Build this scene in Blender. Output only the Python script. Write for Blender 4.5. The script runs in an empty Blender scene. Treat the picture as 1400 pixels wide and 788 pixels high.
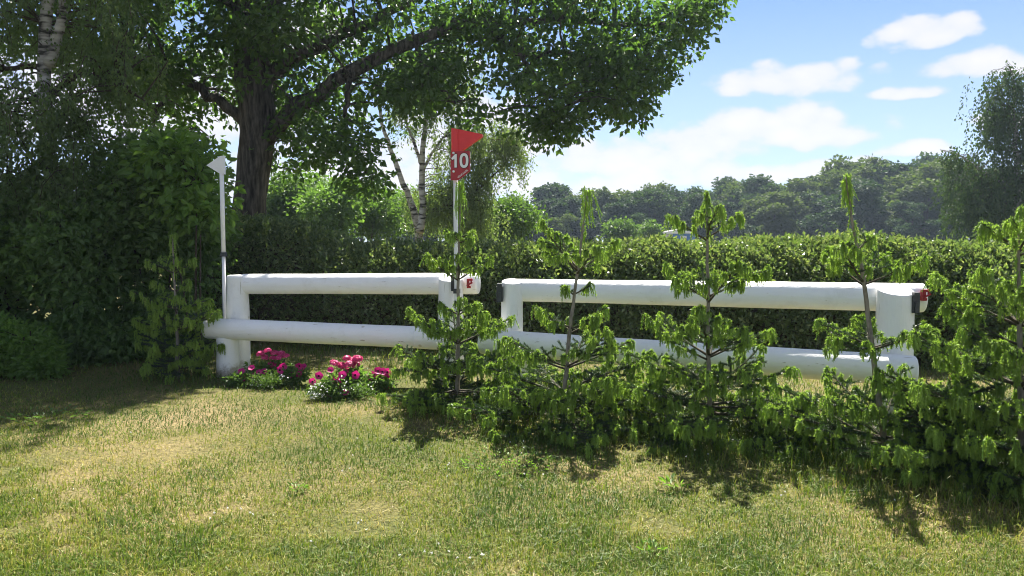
import bpy, math, random
import numpy as np
rng = np.random.default_rng(7)
random.seed(7)
PI = math.pi
sc = bpy.context.scene
C = sc.collection

# ------------------------------------------------------------------ camera
F = 1038.0                       # focal length in photograph pixels (1400 wide)
EYE = 1.6
HOR = 325.0
PITCH = math.atan((394 - HOR) / F)
cam_d = bpy.data.cameras.new('camera')
cam_d.sensor_width = 36.0
cam_d.lens = F * 36.0 / 1400.0
cam_d.clip_start = 0.05
cam_d.clip_end = 2000
cam = bpy.data.objects.new('camera', cam_d)
cam.location = (0, 0, EYE)
cam.rotation_euler = (PI / 2 - PITCH, 0, 0)
C.objects.link(cam)
sc.camera = cam
sc.render.resolution_x, sc.render.resolution_y = 1024, 576

# ------------------------------------------------------------------ world, sun, exposure
SUN_EL, SUN_AZ = math.radians(53), math.radians(8)      # sun ahead of the camera, a little to the right
world = bpy.data.worlds.new('World')
sc.world = world
world.use_nodes = True
sun_d = bpy.data.lights.new('sun', 'SUN')
sun_d.energy = 5.0
sun_d.angle = math.radians(0.5)
sun_d.color = (1.0, 0.94, 0.84)
sun = bpy.data.objects.new('sun', sun_d)
sun.location = (5, 20, 40)
sun.rotation_euler = (-(PI / 2 - SUN_EL), 0, -SUN_AZ)
C.objects.link(sun)
sc.view_settings.view_transform = 'Standard'
sc.view_settings.look = 'None'
sc.view_settings.exposure = 1.85
sc.view_settings.gamma = 1.0
sc.cycles.use_denoising = True
sc.cycles.filter_width = 1.0
sc.cycles.max_bounces = 8
sc.cycles.diffuse_bounces = 4
sc.cycles.glossy_bounces = 2
sc.cycles.transmission_bounces = 4
sc.cycles.volume_bounces = 0
sc.cycles.sample_clamp_indirect = 6


def pix_angles(px, py):
    u, v = (px - 700) / F, (394 - py) / F
    d = np.array([u, math.cos(PITCH) + v * math.sin(PITCH), -math.sin(PITCH) + v * math.cos(PITCH)])
    return d / np.linalg.norm(d)


def build_world():
    nt = world.node_tree
    N, Lk = nt.nodes, nt.links
    N.clear()

    def m(op, a, b=None, clamp=False):
        n = N.new('ShaderNodeMath'); n.operation = op; n.use_clamp = clamp
        for i, x in enumerate((a, b)):
            if x is None: continue
            if isinstance(x, (int, float)): n.inputs[i].default_value = x
            else: Lk.new(x, n.inputs[i])
        return n.outputs[0]
    out = N.new('ShaderNodeOutputWorld')
    bg = N.new('ShaderNodeBackground'); bg.inputs['Strength'].default_value = 0.05
    sky = N.new('ShaderNodeTexSky'); sky.sky_type = 'NISHITA'; sky.sun_disc = False
    sky.sun_elevation = SUN_EL; sky.sun_rotation = SUN_AZ
    sky.air_density = 0.62; sky.dust_density = 0.1; sky.ozone_density = 4.0
    tc = N.new('ShaderNodeTexCoord')
    sep = N.new('ShaderNodeSeparateXYZ'); Lk.new(tc.outputs['Generated'], sep.inputs[0])
    az = m('ARCTAN2', sep.outputs[0], sep.outputs[1])
    el = m('ARCSINE', sep.outputs[2])
    comb = N.new('ShaderNodeCombineXYZ'); Lk.new(az, comb.inputs[0]); Lk.new(m('MULTIPLY', el, 1.7), comb.inputs[1])
    n1 = N.new('ShaderNodeTexNoise'); n1.inputs['Scale'].default_value = 13; n1.inputs['Detail'].default_value = 8
    n1.inputs['Roughness'].default_value = 0.58
    Lk.new(comb.outputs[0], n1.inputs['Vector'])
    nz = m('SUBTRACT', n1.outputs['Fac'], 0.5)
    nv = N.new('ShaderNodeTexVoronoi'); nv.inputs['Scale'].default_value = 30; nv.feature = 'SMOOTH_F1'
    nv.inputs['Smoothness'].default_value = 0.5
    Lk.new(comb.outputs[0], nv.inputs['Vector'])
    puff = m('MULTIPLY', m('SUBTRACT', 0.6, nv.outputs['Distance']), 1.25)
    pert = m('ADD', m('MULTIPLY', nz, 3.0), puff)
    blobs = [(1084, 104, 92, 34), (1268, 36, 58, 30), (1352, 86, 78, 24), (1240, 124, 60, 13),
             (1060, 168, 140, 44), (960, 190, 120, 40), (1130, 176, 70, 28), (850, 214, 170, 42), (770, 246, 160, 38), (940, 236, 90, 24), (1120, 232, 120, 20), (1250, 202, 40, 15),
             (660, 180, 130, 70), (470, 230, 190, 70), (150, 120, 320, 90), (600, 90, 60, 30), (420, 30, 90, 40), (-250, 60, 260, 60), (1650, 120, 200, 40), (1600, 240, 160, 22)]
    field = None
    soft = None
    for (px, py, rx, ry) in blobs:
        d = pix_angles(px, py)
        a0, e0 = math.atan2(d[0], d[1]), math.asin(d[2])
        dx = m('DIVIDE', m('SUBTRACT', az, a0), rx / F)
        dy = m('DIVIDE', m('SUBTRACT', el, e0 - .3 * ry / F), ry / F)
        dy = m('MULTIPLY', dy, m('ADD', 1.0, m('MULTIPLY', m('LESS_THAN', dy, 0.0), 0.9)))   # flatter bases
        q = m('SUBTRACT', 1.0, m('ADD', m('MULTIPLY', dx, dx), m('MULTIPLY', dy, dy)))
        field = q if field is None else m('MAXIMUM', field, q)
    # fair-weather cumulus everywhere else, from large-scale noise
    n2 = N.new('ShaderNodeTexNoise'); n2.inputs['Scale'].default_value = 3.1; n2.inputs['Detail'].default_value = 3
    comb2 = N.new('ShaderNodeCombineXYZ'); Lk.new(sep.outputs[0], comb2.inputs[0]); Lk.new(sep.outputs[1], comb2.inputs[1])
    Lk.new(m('MULTIPLY', sep.outputs[2], 2.6), comb2.inputs[2])
    Lk.new(comb2.outputs[0], n2.inputs['Vector'])
    gen = m('MULTIPLY', m('SUBTRACT', n2.outputs['Fac'], 0.50), 6.0)
    ahead = m('MULTIPLY', m('SUBTRACT', m('ABSOLUTE', az), 0.8), 4.0, True)
    gen = m('SUBTRACT', m('MULTIPLY', gen, ahead), m('SUBTRACT', 1.0, ahead))
    field = m('MAXIMUM', m('MAXIMUM', field, -2.0), gen)
    dens = m('ADD', field, pert)
    mr = N.new('ShaderNodeMapRange'); mr.interpolation_type = 'SMOOTHSTEP'
    mr.inputs[1].default_value = 0.0; mr.inputs[2].default_value = 0.75
    Lk.new(dens, mr.inputs[0])
    # thin veil near the horizon
    veil = N.new('ShaderNodeMapRange'); veil.inputs[1].default_value = 0.30; veil.inputs[2].default_value = 0.02
    veil.inputs[3].default_value = 0.0; veil.inputs[4].default_value = 0.8
    Lk.new(el, veil.inputs[0])
    air = N.new('ShaderNodeMixRGB'); Lk.new(veil.outputs[0], air.inputs[0]); Lk.new(sky.outputs[0], air.inputs[1])
    air.inputs[2].default_value = (3.9, 4.5, 5.5, 1)
    fac = m('MULTIPLY', mr.outputs[0], 0.93)
    fac = m('MULTIPLY', fac, m('GREATER_THAN', el, -0.05))
    shade = N.new('ShaderNodeMapRange'); shade.inputs[1].default_value = 0.2; shade.inputs[2].default_value = 1.5
    Lk.new(dens, shade.inputs[0])
    cc = N.new('ShaderNodeMixRGB'); Lk.new(shade.outputs[0], cc.inputs[0])
    cc.inputs[1].default_value = (4.6, 4.8, 5.4, 1); cc.inputs[2].default_value = (5.5, 5.4, 5.5, 1)
    mix = N.new('ShaderNodeMixRGB')
    Lk.new(fac, mix.inputs[0]); Lk.new(air.outputs[0], mix.inputs[1]); Lk.new(cc.outputs[0], mix.inputs[2])
    Lk.new(mix.outputs[0], bg.inputs['Color'])
    Lk.new(bg.outputs[0], out.inputs['Surface'])


build_world()


# ------------------------------------------------------------------ helpers
def at(px, py, D):
    """World point seen at a photograph pixel, at depth D metres ahead."""
    u, v = (px - 700) / F, (394 - py) / F
    dy = math.cos(PITCH) + v * math.sin(PITCH)
    dz = -math.sin(PITCH) + v * math.cos(PITCH)
    s = D / dy
    return np.array([u * s, D, EYE + dz * s])


def gnd(px, D):
    p = at(px, HOR, D); p[2] = 0
    return p


def nrm(v):
    v = np.asarray(v, float)
    return v / np.maximum(np.linalg.norm(v, axis=-1, keepdims=True), 1e-9)


def rnd_dir(n):
    return nrm(rng.normal(size=(n, 3)))


class G:
    """Triangle soup with a per-face tint and material index."""
    def __init__(self):
        self.V, self.T, self.A, self.M, self.S = [], [], [], [], []
        self.n = 0

    def add(self, V, T, tint=0.5, mat=0, smooth=False):
        V = np.asarray(V, float).reshape(-1, 3); T = np.asarray(T, int).reshape(-1, 3)
        self.V.append(V); self.T.append(T + self.n); self.n += len(V)
        self.A.append(np.broadcast_to(np.asarray(tint, float), (len(T),)))
        self.M.append(np.full(len(T), mat)); self.S.append(np.full(len(T), smooth))
        return self

    def mesh(self, name, mats, origin=(0, 0, 0)):
        V = np.concatenate(self.V) - np.asarray(origin, float); T = np.concatenate(self.T)
        me = bpy.data.meshes.new(name)
        me.vertices.add(len(V)); me.vertices.foreach_set('co', V.astype(np.float32).ravel())
        me.loops.add(3 * len(T)); me.loops.foreach_set('vertex_index', T.astype(np.int32).ravel())
        me.polygons.add(len(T)); me.polygons.foreach_set('loop_start', (np.arange(len(T)) * 3).astype(np.int32))
        me.polygons.foreach_set('material_index', np.concatenate(self.M).astype(np.int32))
        me.polygons.foreach_set('use_smooth', np.concatenate(self.S).astype(bool))
        a = me.attributes.new('tint', 'FLOAT', 'FACE'); a.data.foreach_set('value', np.concatenate(self.A).astype(np.float32))
        for mt in mats: me.materials.append(mt)
        me.update(calc_edges=True)
        return me


def tube(g, pts, rad, k=8, tint=0.5, mat=0, cap=True, wob=0.0, smooth=True):
    pts = np.asarray(pts, float); rad = np.broadcast_to(np.asarray(rad, float), (len(pts),))
    t = nrm(np.gradient(pts, axis=0))
    ref = np.array([0, 0, 1.0]) if abs(t[:, 2]).mean() < 0.8 else np.array([1.0, 0, 0])
    s = nrm(np.cross(t, ref)); u = nrm(np.cross(s, t))
    a = np.arange(k) * 2 * PI / k
    r = rad[:, None] * (1 + (rng.normal(size=(len(pts), k)) * wob if wob else 0))
    ring = pts[:, None] + r[..., None] * (np.cos(a)[None, :, None] * s[:, None] + np.sin(a)[None, :, None] * u[:, None])
    V = ring.reshape(-1, 3); T = []
    n = len(pts)
    i = np.arange(n - 1)[:, None] * k; j = np.arange(k)[None]; j2 = (j + 1) % k
    a0, a1, b0, b1 = i + j, i + j2, i + k + j, i + k + j2
    T = np.concatenate([np.stack([a0, a1, b1], -1).reshape(-1, 3), np.stack([a0, b1, b0], -1).reshape(-1, 3)])
    if cap:
        V = np.vstack([V, pts[0], pts[-1]]); c0, c1 = n * k, n * k + 1
        jj = np.arange(k); e = (n - 1) * k
        T = np.vstack([T, np.stack([np.full(k, c0), (jj + 1) % k, jj], -1), np.stack([np.full(k, c1), e + jj, e + (jj + 1) % k], -1)])
    g.add(V, T, tint, mat, smooth)
    return g


def box(g, c, size, rz=0, mat=0, tint=0.5):
    sx, sy, sz = np.array(size) / 2
    v = np.array([[x, y, z] for x in (-sx, sx) for y in (-sy, sy) for z in (-sz, sz)])
    co, si = math.cos(rz), math.sin(rz)
    v = np.stack([v[:, 0] * co - v[:, 1] * si, v[:, 0] * si + v[:, 1] * co, v[:, 2]], 1) + np.asarray(c)
    q = [(0, 1, 3, 2), (4, 6, 7, 5), (0, 4, 5, 1), (2, 3, 7, 6), (0, 2, 6, 4), (1, 5, 7, 3)]
    T = [t for a, b, c_, d in q for t in ((a, b, c_), (a, c_, d))]
    return g.add(v, T, tint, mat)


def prism(g, poly, thick, frame, mat=0):
    """Extrude a 2-D outline (x right, y up, counter-clockwise) by thick; frame = (origin, ex, ey, ez toward viewer)."""
    o, ex, ey, ez = [np.asarray(q, float) for q in frame]
    P = np.asarray(poly, float); n = len(P)
    f = o + P[:, :1] * ex + P[:, 1:] * ey + ez * thick / 2
    b = f - ez * thick
    from mathutils.geometry import tessellate_polygon
    from mathutils import Vector
    tri = np.array(tessellate_polygon([[Vector((x, y, 0)) for x, y in P]]))
    T = [tuple(t) for t in tri] + [tuple(int(x) + n for x in t[::-1]) for t in tri]
    for i in range(n):
        j = (i + 1) % n
        T += [(i, n + i, n + j), (i, n + j, j)]
    return g.add(np.vstack([f, b]), T, 0.5, mat)


def leaf_faces(g, P, axis, nr, L, W, tint, mat=0, fold=0.15, six=False):
    axis = nrm(axis); side = nrm(np.cross(axis, nr)); nr = np.cross(side, axis)
    L = np.broadcast_to(L, (len(P),))[:, None]; W = np.broadcast_to(W, (len(P),))[:, None]
    n = len(P)
    tint = np.broadcast_to(tint, (n,))
    tip = P + axis * L - nr * L * 0.12
    if six:
        ofs = [(0, 0), (.28, .40), (.70, .36), None, (.70, -.36), (.28, -.40)]
        vs = [tip if o is None else P + axis * L * o[0] + side * W * o[1] + nr * W * fold * (abs(o[1]) > 0) for o in ofs]
        V = np.stack(vs, 1).reshape(-1, 3)
        b = np.arange(n)[:, None] * 6
        T = np.stack([b + np.array([[0, 1, 2]]), b + np.array([[0, 2, 3]]), b + np.array([[0, 3, 4]]), b + np.array([[0, 4, 5]])], 1).reshape(-1, 3)
        g.add(V, T, np.repeat(tint, 4), mat)
    else:
        l = P + axis * L * .48 + side * W * .5 + nr * W * fold
        r = P + axis * L * .48 - side * W * .5 + nr * W * fold
        V = np.stack([P, l, tip, r], 1).reshape(-1, 3)
        b = np.arange(n)[:, None] * 4
        T = np.stack([b + np.array([[0, 1, 2]]), b + np.array([[0, 2, 3]])], 1).reshape(-1, 3)
        g.add(V, T, np.repeat(tint, 2), mat)


ORIG = {}


def tag(o, label=None, cat=None, group=None, kind=None):
    if label: o['label'] = label
    if cat: o['category'] = cat
    if group: o['group'] = group
    if kind: o['kind'] = kind
    return o


def thing(name, label, cat, loc, group=None):
    o = bpy.data.objects.new(name, None)
    o.empty_display_size = 0.2
    o.location = tuple(float(x) for x in loc)
    C.objects.link(o)
    ORIG[o.name] = np.asarray(loc, float)
    return tag(o, label, cat, group)


def part(name, g, mats, parent, kind=None, label=None):
    """Link g (built in world coordinates) as one mesh object under parent."""
    if not isinstance(mats, (list, tuple)): mats = [mats]
    org = ORIG[parent.name]
    o = bpy.data.objects.new(name, g.mesh(name, mats, org))
    o.parent = parent
    C.objects.link(o)
    ORIG[o.name] = org
    return tag(o, label, None, None, kind)


def solo(name, g, mats, label=None, cat=None, kind=None, loc=(0, 0, 0), group=None):
    if not isinstance(mats, (list, tuple)): mats = [mats]
    o = bpy.data.objects.new(name, g.mesh(name, mats, loc))
    o.location = tuple(float(x) for x in loc)
    C.objects.link(o)
    ORIG[o.name] = np.asarray(loc, float)
    return tag(o, label, cat, group, kind)


# ------------------------------------------------------------------ materials
def new_mat(name):
    mt = bpy.data.materials.new(name); mt.use_nodes = True
    mt.node_tree.nodes.clear()
    return mt, mt.node_tree.nodes, mt.node_tree.links


def ramp(N, stops):
    r = N.new('ShaderNodeValToRGB')
    while len(r.color_ramp.elements) < len(stops): r.color_ramp.elements.new(0.5)
    for e, (p, c) in zip(r.color_ramp.elements, stops):
        e.position = p; e.color = (*c, 1)
    return r


def leaf_mat(name, stops, trans=0.4, tr_gain=(1.6, 1.9, 0.7), rough=0.45, spec=0.35):
    mt, N, L = new_mat(name)
    at_ = N.new('ShaderNodeAttribute'); at_.attribute_name = 'tint'
    r = ramp(N, stops); L.new(at_.outputs['Fac'], r.inputs[0])
    p = N.new('ShaderNodeBsdfPrincipled'); p.inputs['Roughness'].default_value = rough
    p.inputs['Specular IOR Level'].default_value = spec
    L.new(r.outputs[0], p.inputs['Base Color'])
    tr = N.new('ShaderNodeBsdfTranslucent')
    mul = N.new('ShaderNodeMixRGB'); mul.blend_type = 'MULTIPLY'; mul.inputs[0].default_value = 1
    mul.inputs[2].default_value = (*tr_gain, 1); L.new(r.outputs[0], mul.inputs[1]); L.new(mul.outputs[0], tr.inputs[0])
    mx = N.new('ShaderNodeMixShader'); mx.inputs[0].default_value = trans
    L.new(p.outputs[0], mx.inputs[1]); L.new(tr.outputs[0], mx.inputs[2])
    o = N.new('ShaderNodeOutputMaterial'); L.new(mx.outputs[0], o.inputs['Surface'])
    return mt


def solid_mat(name, stops, scale=8, stretch=(1, 1, 1), rough=0.8, bump=0.3, spec=0.3, detail=6, dist=0.02, coat=0.0):
    mt, N, L = new_mat(name)
    tc = N.new('ShaderNodeTexCoord'); mp = N.new('ShaderNodeMapping'); mp.inputs['Scale'].default_value = stretch
    L.new(tc.outputs['Object'], mp.inputs[0])
    nz = N.new('ShaderNodeTexNoise'); nz.inputs['Scale'].default_value = scale; nz.inputs['Detail'].default_value = detail
    nz.inputs['Roughness'].default_value = 0.65
    L.new(mp.outputs[0], nz.inputs['Vector'])
    r = ramp(N, stops); L.new(nz.outputs['Fac'], r.inputs[0])
    p = N.new('ShaderNodeBsdfPrincipled'); p.inputs['Roughness'].default_value = rough
    p.inputs['Specular IOR Level'].default_value = spec; p.inputs['Coat Weight'].default_value = coat
    L.new(r.outputs[0], p.inputs['Base Color'])
    if bump:
        b = N.new('ShaderNodeBump'); b.inputs['Strength'].default_value = bump; b.inputs['Distance'].default_value = dist
        L.new(nz.outputs['Fac'], b.inputs['Height']); L.new(b.outputs[0], p.inputs['Normal'])
    o = N.new('ShaderNodeOutputMaterial'); L.new(p.outputs[0], o.inputs['Surface'])
    return mt


M = {}
M['oak_leaf'] = leaf_mat('oak_leaf', [(0, (.045, .085, .024)), (.6, (.065, .115, .03)), (1, (.11, .175, .04))], .44, (1.6, 1.9, .8))
M['birch_leaf'] = leaf_mat('birch_leaf', [(0, (.07, .105, .045)), (.6, (.095, .14, .05)), (1, (.14, .18, .065))], .42)
M['birch_pale'] = leaf_mat('birch_pale', [(0, (.10, .135, .065)), (.6, (.13, .17, .075)), (1, (.18, .21, .10))], .42)
M['shrub_leaf'] = leaf_mat('shrub_leaf', [(0, (.07, .12, .04)), (.6, (.10, .165, .05)), (1, (.15, .225, .065))], .42, (1.7, 2.0, .7))
M['bright_leaf'] = leaf_mat('bright_leaf', [(0, (.085, .155, .034)), (1, (.16, .25, .055))], .44)
M['far_leaf_dark'] = leaf_mat('far_leaf_dark', [(0, (.025, .05, .026)), (1, (.055, .085, .038))], .2, rough=.7, spec=.15)
M['far_leaf_olive'] = leaf_mat('far_leaf_olive', [(0, (.06, .085, .03)), (1, (.11, .14, .05))], .25, rough=.7, spec=.15)
M['hedge_leaf'] = leaf_mat('hedge_leaf', [(0, (.07, .11, .035)), (.6, (.11, .155, .055)), (1, (.21, .24, .10))], .40, (1.5, 1.65, .8), rough=.34, spec=.7)
M['far_leaf'] = leaf_mat('far_leaf', [(0, (.035, .06, .028)), (.6, (.05, .085, .032)), (1, (.08, .115, .04))], .2, rough=.7, spec=.15)
M['bush_leaf'] = leaf_mat('bush_leaf', [(0, (.06, .105, .03)), (.6, (.085, .14, .036)), (1, (.14, .20, .055))], .4)
M['needle'] = leaf_mat('needle', [(0, (.03, .06, .026)), (1, (.06, .10, .042))], .15, rough=.4, spec=.45)
M['shoot'] = leaf_mat('shoot', [(0, (.17, .27, .05)), (.5, (.27, .39, .08)), (1, (.40, .51, .14))], .46, (1.4, 1.5, .75), rough=.4)
M['grass'] = leaf_mat('grass', [(0, (.055, .105, .022)), (.35, (.135, .195, .03)), (.6, (.23, .245, .052)), (.82, (.34, .29, .12)), (1, (.47, .39, .23))], .34, (1.25, 1.3, .7), rough=.5, spec=.25)
M['petal_white'] = leaf_mat('petal_white', [(0, (.8, .8, .78)), (1, (.85, .85, .82))], .3, (1, 1, 1))
M['petal_magenta'] = leaf_mat('petal_magenta', [(0, (.42, .012, .15)), (.5, (.52, .02, .20)), (1, (.40, .04, .42))], .3, (1.2, 1, 1.1))
M['petal_pink'] = leaf_mat('petal_pink', [(0, (.50, .025, .15)), (.6, (.62, .05, .22)), (1, (.72, .17, .33))], .3, (1.1, 1, 1))
M['throat'] = solid_mat('throat', [(0, (.03, .004, .015)), (1, (.06, .006, .03))], bump=0)
M['bark_oak'] = solid_mat('bark_oak', [(.36, (.022, .020, .018)), (.5, (.075, .067, .058)), (.68, (.17, .15, .13))], 14, (1, 1, .16), .9, 1.0, .2, dist=.08)
M['bark_shrub'] = solid_mat('bark_shrub', [(.3, (.03, .024, .018)), (.7, (.09, .07, .05))], 14, (1, 1, .3), .9, .5, .2)
M['bark_spruce'] = solid_mat('bark_spruce', [(.3, (.14, .12, .095)), (.5, (.25, .215, .175)), (.75, (.36, .32, .27))], 45, (1, 1, .35), .85, .6, .2, dist=.01)

M['bark_twig'] = solid_mat('bark_twig', [(.3, (.05, .045, .032)), (.7, (.12, .10, .075))], 45, (1, 1, 1), .85, .6, .2, dist=.01)


def birch_bark():
    mt, N, L = new_mat('bark_birch')
    tc = N.new('ShaderNodeTexCoord'); mp = N.new('ShaderNodeMapping'); mp.inputs['Scale'].default_value = (1.5, 1.5, 6)
    L.new(tc.outputs['Object'], mp.inputs[0])
    n = N.new('ShaderNodeTexNoise'); n.inputs['Scale'].default_value = 2.2; n.inputs['Detail'].default_value = 8
    L.new(mp.outputs[0], n.inputs['Vector'])
    r = ramp(N, [(.38, (.03, .026, .023)), (.47, (.30, .28, .26)), (.58, (.45, .435, .41)), (.8, (.55, .53, .50))])
    L.new(n.outputs['Fac'], r.inputs[0])
    p = N.new('ShaderNodeBsdfPrincipled'); p.inputs['Roughness'].default_value = .7
    L.new(r.outputs[0], p.inputs['Base Color'])
    o = N.new('ShaderNodeOutputMaterial'); L.new(p.outputs[0], o.inputs[0])
    return mt


M['bark_birch'] = birch_bark()


def paint_mat(name, stretch, mud):
    """White gloss paint on peeled round timber: drying cracks along the grain, knots, scuffs, mud splashed near the ground."""
    mt, N, L = new_mat(name)
    tc = N.new('ShaderNodeTexCoord')

    def noise(scale, detail, vec=None, rough=.6):
        n = N.new('ShaderNodeTexNoise'); n.inputs['Scale'].default_value = scale; n.inputs['Detail'].default_value = detail
        n.inputs['Roughness'].default_value = rough
        L.new(vec or tc.outputs['Object'], n.inputs['Vector']); return n.outputs['Fac']

    def mixc(fac, a, b):
        m = N.new('ShaderNodeMixRGB'); L.new(fac, m.inputs[0])
        for k, q in ((1, a), (2, b)):
            if isinstance(q, tuple): m.inputs[k].default_value = (*q, 1)
            else: L.new(q, m.inputs[k])
        return m.outputs[0]
    mp = N.new('ShaderNodeMapping'); mp.inputs['Scale'].default_value = stretch
    L.new(tc.outputs['Object'], mp.inputs[0])
    base = ramp(N, [(.25, (.74, .73, .70)), (.45, (.84, .84, .83)), (.8, (.88, .88, .88))]); L.new(noise(5, 9, rough=.7), base.inputs[0])
    grain = noise(7, 6, mp.outputs[0])
    crack = ramp(N, [(.66, (0, 0, 0)), (.70, (1, 1, 1))]); L.new(grain, crack.inputs[0])
    col = mixc(crack.outputs[0], base.outputs[0], (.50, .47, .42))
    kn = N.new('ShaderNodeTexVoronoi'); kn.inputs['Scale'].default_value = 3.2; L.new(tc.outputs['Object'], kn.inputs['Vector'])
    knot = ramp(N, [(.05, (1, 1, 1)), (.085, (0, 0, 0))]); L.new(kn.outputs['Distance'], knot.inputs[0])
    col = mixc(knot.outputs[0], col, (.60, .56, .49))
    if mud:
        sp = N.new('ShaderNodeSeparateXYZ'); L.new(tc.outputs['Object'], sp.inputs[0])
        mr = N.new('ShaderNodeMapRange'); mr.inputs[1].default_value = .30; mr.inputs[2].default_value = .0
        L.new(sp.outputs[2], mr.inputs[0])
        mm = N.new('ShaderNodeMath'); mm.operation = 'MULTIPLY'; L.new(mr.outputs[0], mm.inputs[0]); L.new(noise(14, 7, rough=.75), mm.inputs[1])
        md = ramp(N, [(.24, (0, 0, 0)), (.42, (.8, .8, .8))]); L.new(mm.outputs[0], md.inputs[0])
        col = mixc(md.outputs[0], col, (.26, .22, .15))
    b = N.new('ShaderNodeBump'); b.inputs['Strength'].default_value = .4; b.inputs['Distance'].default_value = .012
    ad = N.new('ShaderNodeMath'); ad.operation = 'ADD'; L.new(noise(11, 3), ad.inputs[0]); L.new(grain, ad.inputs[1])
    L.new(ad.outputs[0], b.inputs['Height'])
    p = N.new('ShaderNodeBsdfPrincipled'); p.inputs['Roughness'].default_value = .42
    L.new(col, p.inputs['Base Color']); L.new(b.outputs[0], p.inputs['Normal'])
    o = N.new('ShaderNodeOutputMaterial'); L.new(p.outputs[0], o.inputs[0])
    return mt


M['white_paint'] = paint_mat('white_paint', (.35, 5, 5), False)
M['white_paint_post'] = paint_mat('white_paint_post', (5, 5, .35), True)
M['white_plastic'] = solid_mat('white_plastic', [(.3, (.70, .70, .70)), (.7, (.80, .80, .80))], 6, rough=.4, bump=.03, spec=.5)
M['red_plastic'] = solid_mat('red_plastic', [(.3, (.62, .018, .016)), (.7, (.70, .025, .022))], 9, rough=.38, bump=.06, spec=.5)
M['red_board'] = solid_mat('red_board', [(.3, (.33, .012, .016)), (.7, (.40, .017, .022))], 12, rough=.4, bump=.06, spec=.5)
M['digit_white'] = solid_mat('digit_white', [(.3, (.78, .78, .78)), (.7, (.82, .82, .82))], 6, bump=0)
M['digit_edge'] = solid_mat('digit_edge', [(.3, (.05, .02, .02)), (.7, (.07, .03, .03))], 6, bump=0)
M['dark_metal'] = solid_mat('dark_metal', [(.3, (.02, .022, .026)), (.7, (.05, .055, .06))], 20, rough=.5, bump=.1, spec=.5)
M['red_pin'] = solid_mat('red_pin', [(.3, (.26, .014, .016)), (.7, (.36, .022, .022))], 20, rough=.45, bump=.1)
M['blue_wall'] = solid_mat('blue_wall', [(.3, (.05, .14, .38)), (.7, (.07, .18, .45))], 3, rough=.6, bump=.05)
M['white_wall'] = solid_mat('white_wall', [(.3, (.72, .72, .70)), (.7, (.8, .8, .78))], 3, rough=.7, bump=.05)
M['soil'] = solid_mat('soil', [(.3, (.02, .015, .01)), (.7, (.06, .045, .03))], 30, bump=.8)


def ground_mat():
    mt, N, L = new_mat('lawn_ground')
    tc = N.new('ShaderNodeTexCoord')
    a = N.new('ShaderNodeTexNoise'); a.inputs['Scale'].default_value = .55; a.inputs['Detail'].default_value = 5
    b = N.new('ShaderNodeTexNoise'); b.inputs['Scale'].default_value = 38; b.inputs['Detail'].default_value = 6
    L.new(tc.outputs['Object'], a.inputs['Vector']); L.new(tc.outputs['Object'], b.inputs['Vector'])
    r1 = ramp(N, [(.32, (.07, .09, .025)), (.5, (.13, .12, .045)), (.66, (.23, .18, .09))])
    L.new(a.outputs['Fac'], r1.inputs[0])
    r2 = ramp(N, [(.3, (.40, .42, .40)), (.55, (.9, .9, .9)), (.75, (1.25, 1.2, 1.1))])
    L.new(b.outputs['Fac'], r2.inputs[0])
    mx = N.new('ShaderNodeMixRGB'); mx.blend_type = 'MULTIPLY'; mx.inputs[0].default_value = 1
    L.new(r1.outputs[0], mx.inputs[1]); L.new(r2.outputs[0], mx.inputs[2])
    p = N.new('ShaderNodeBsdfPrincipled'); p.inputs['Roughness'].default_value = .95; p.inputs['Specular IOR Level'].default_value = .1
    L.new(mx.outputs[0], p.inputs['Base Color'])
    bp = N.new('ShaderNodeBump'); bp.inputs['Strength'].default_value = .7; bp.inputs['Distance'].default_value = .03
    L.new(b.outputs['Fac'], bp.inputs['Height']); L.new(bp.outputs[0], p.inputs['Normal'])
    o = N.new('ShaderNodeOutputMaterial'); L.new(p.outputs[0], o.inputs[0])
    return mt


M['ground'] = ground_mat()

# ------------------------------------------------------------------ ground
def build_ground():
    xs = np.concatenate([[-260, -120, -60, -30], np.linspace(-16, 16, 49), [30, 60, 120, 260]])
    ys = np.concatenate([[-60, -20, -5], np.linspace(0, 24, 37), [35, 60, 110, 170, 260]])
    X, Y = np.meshgrid(xs, ys)
    Z = (np.sin(X * .9 + 1) * np.cos(Y * .7) * .018 + np.sin(X * 2.3 + Y * 1.7) * .008) * (np.abs(X) < 15) * (Y > 1) * (Y < 22)
    V = np.stack([X, Y, Z], -1).reshape(-1, 3)
    w = len(xs)
    i = (np.arange(len(ys) - 1)[:, None] * w + np.arange(w - 1)[None]).ravel()
    T = np.concatenate([np.stack([i, i + 1, i + w + 1], 1), np.stack([i, i + w + 1, i + w], 1)])
    g = G().add(V, T, .5, 0, True)
    solo('ground', g, M['ground'], 'mown summer lawn reaching to the far field', None, 'structure')


build_ground()


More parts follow.
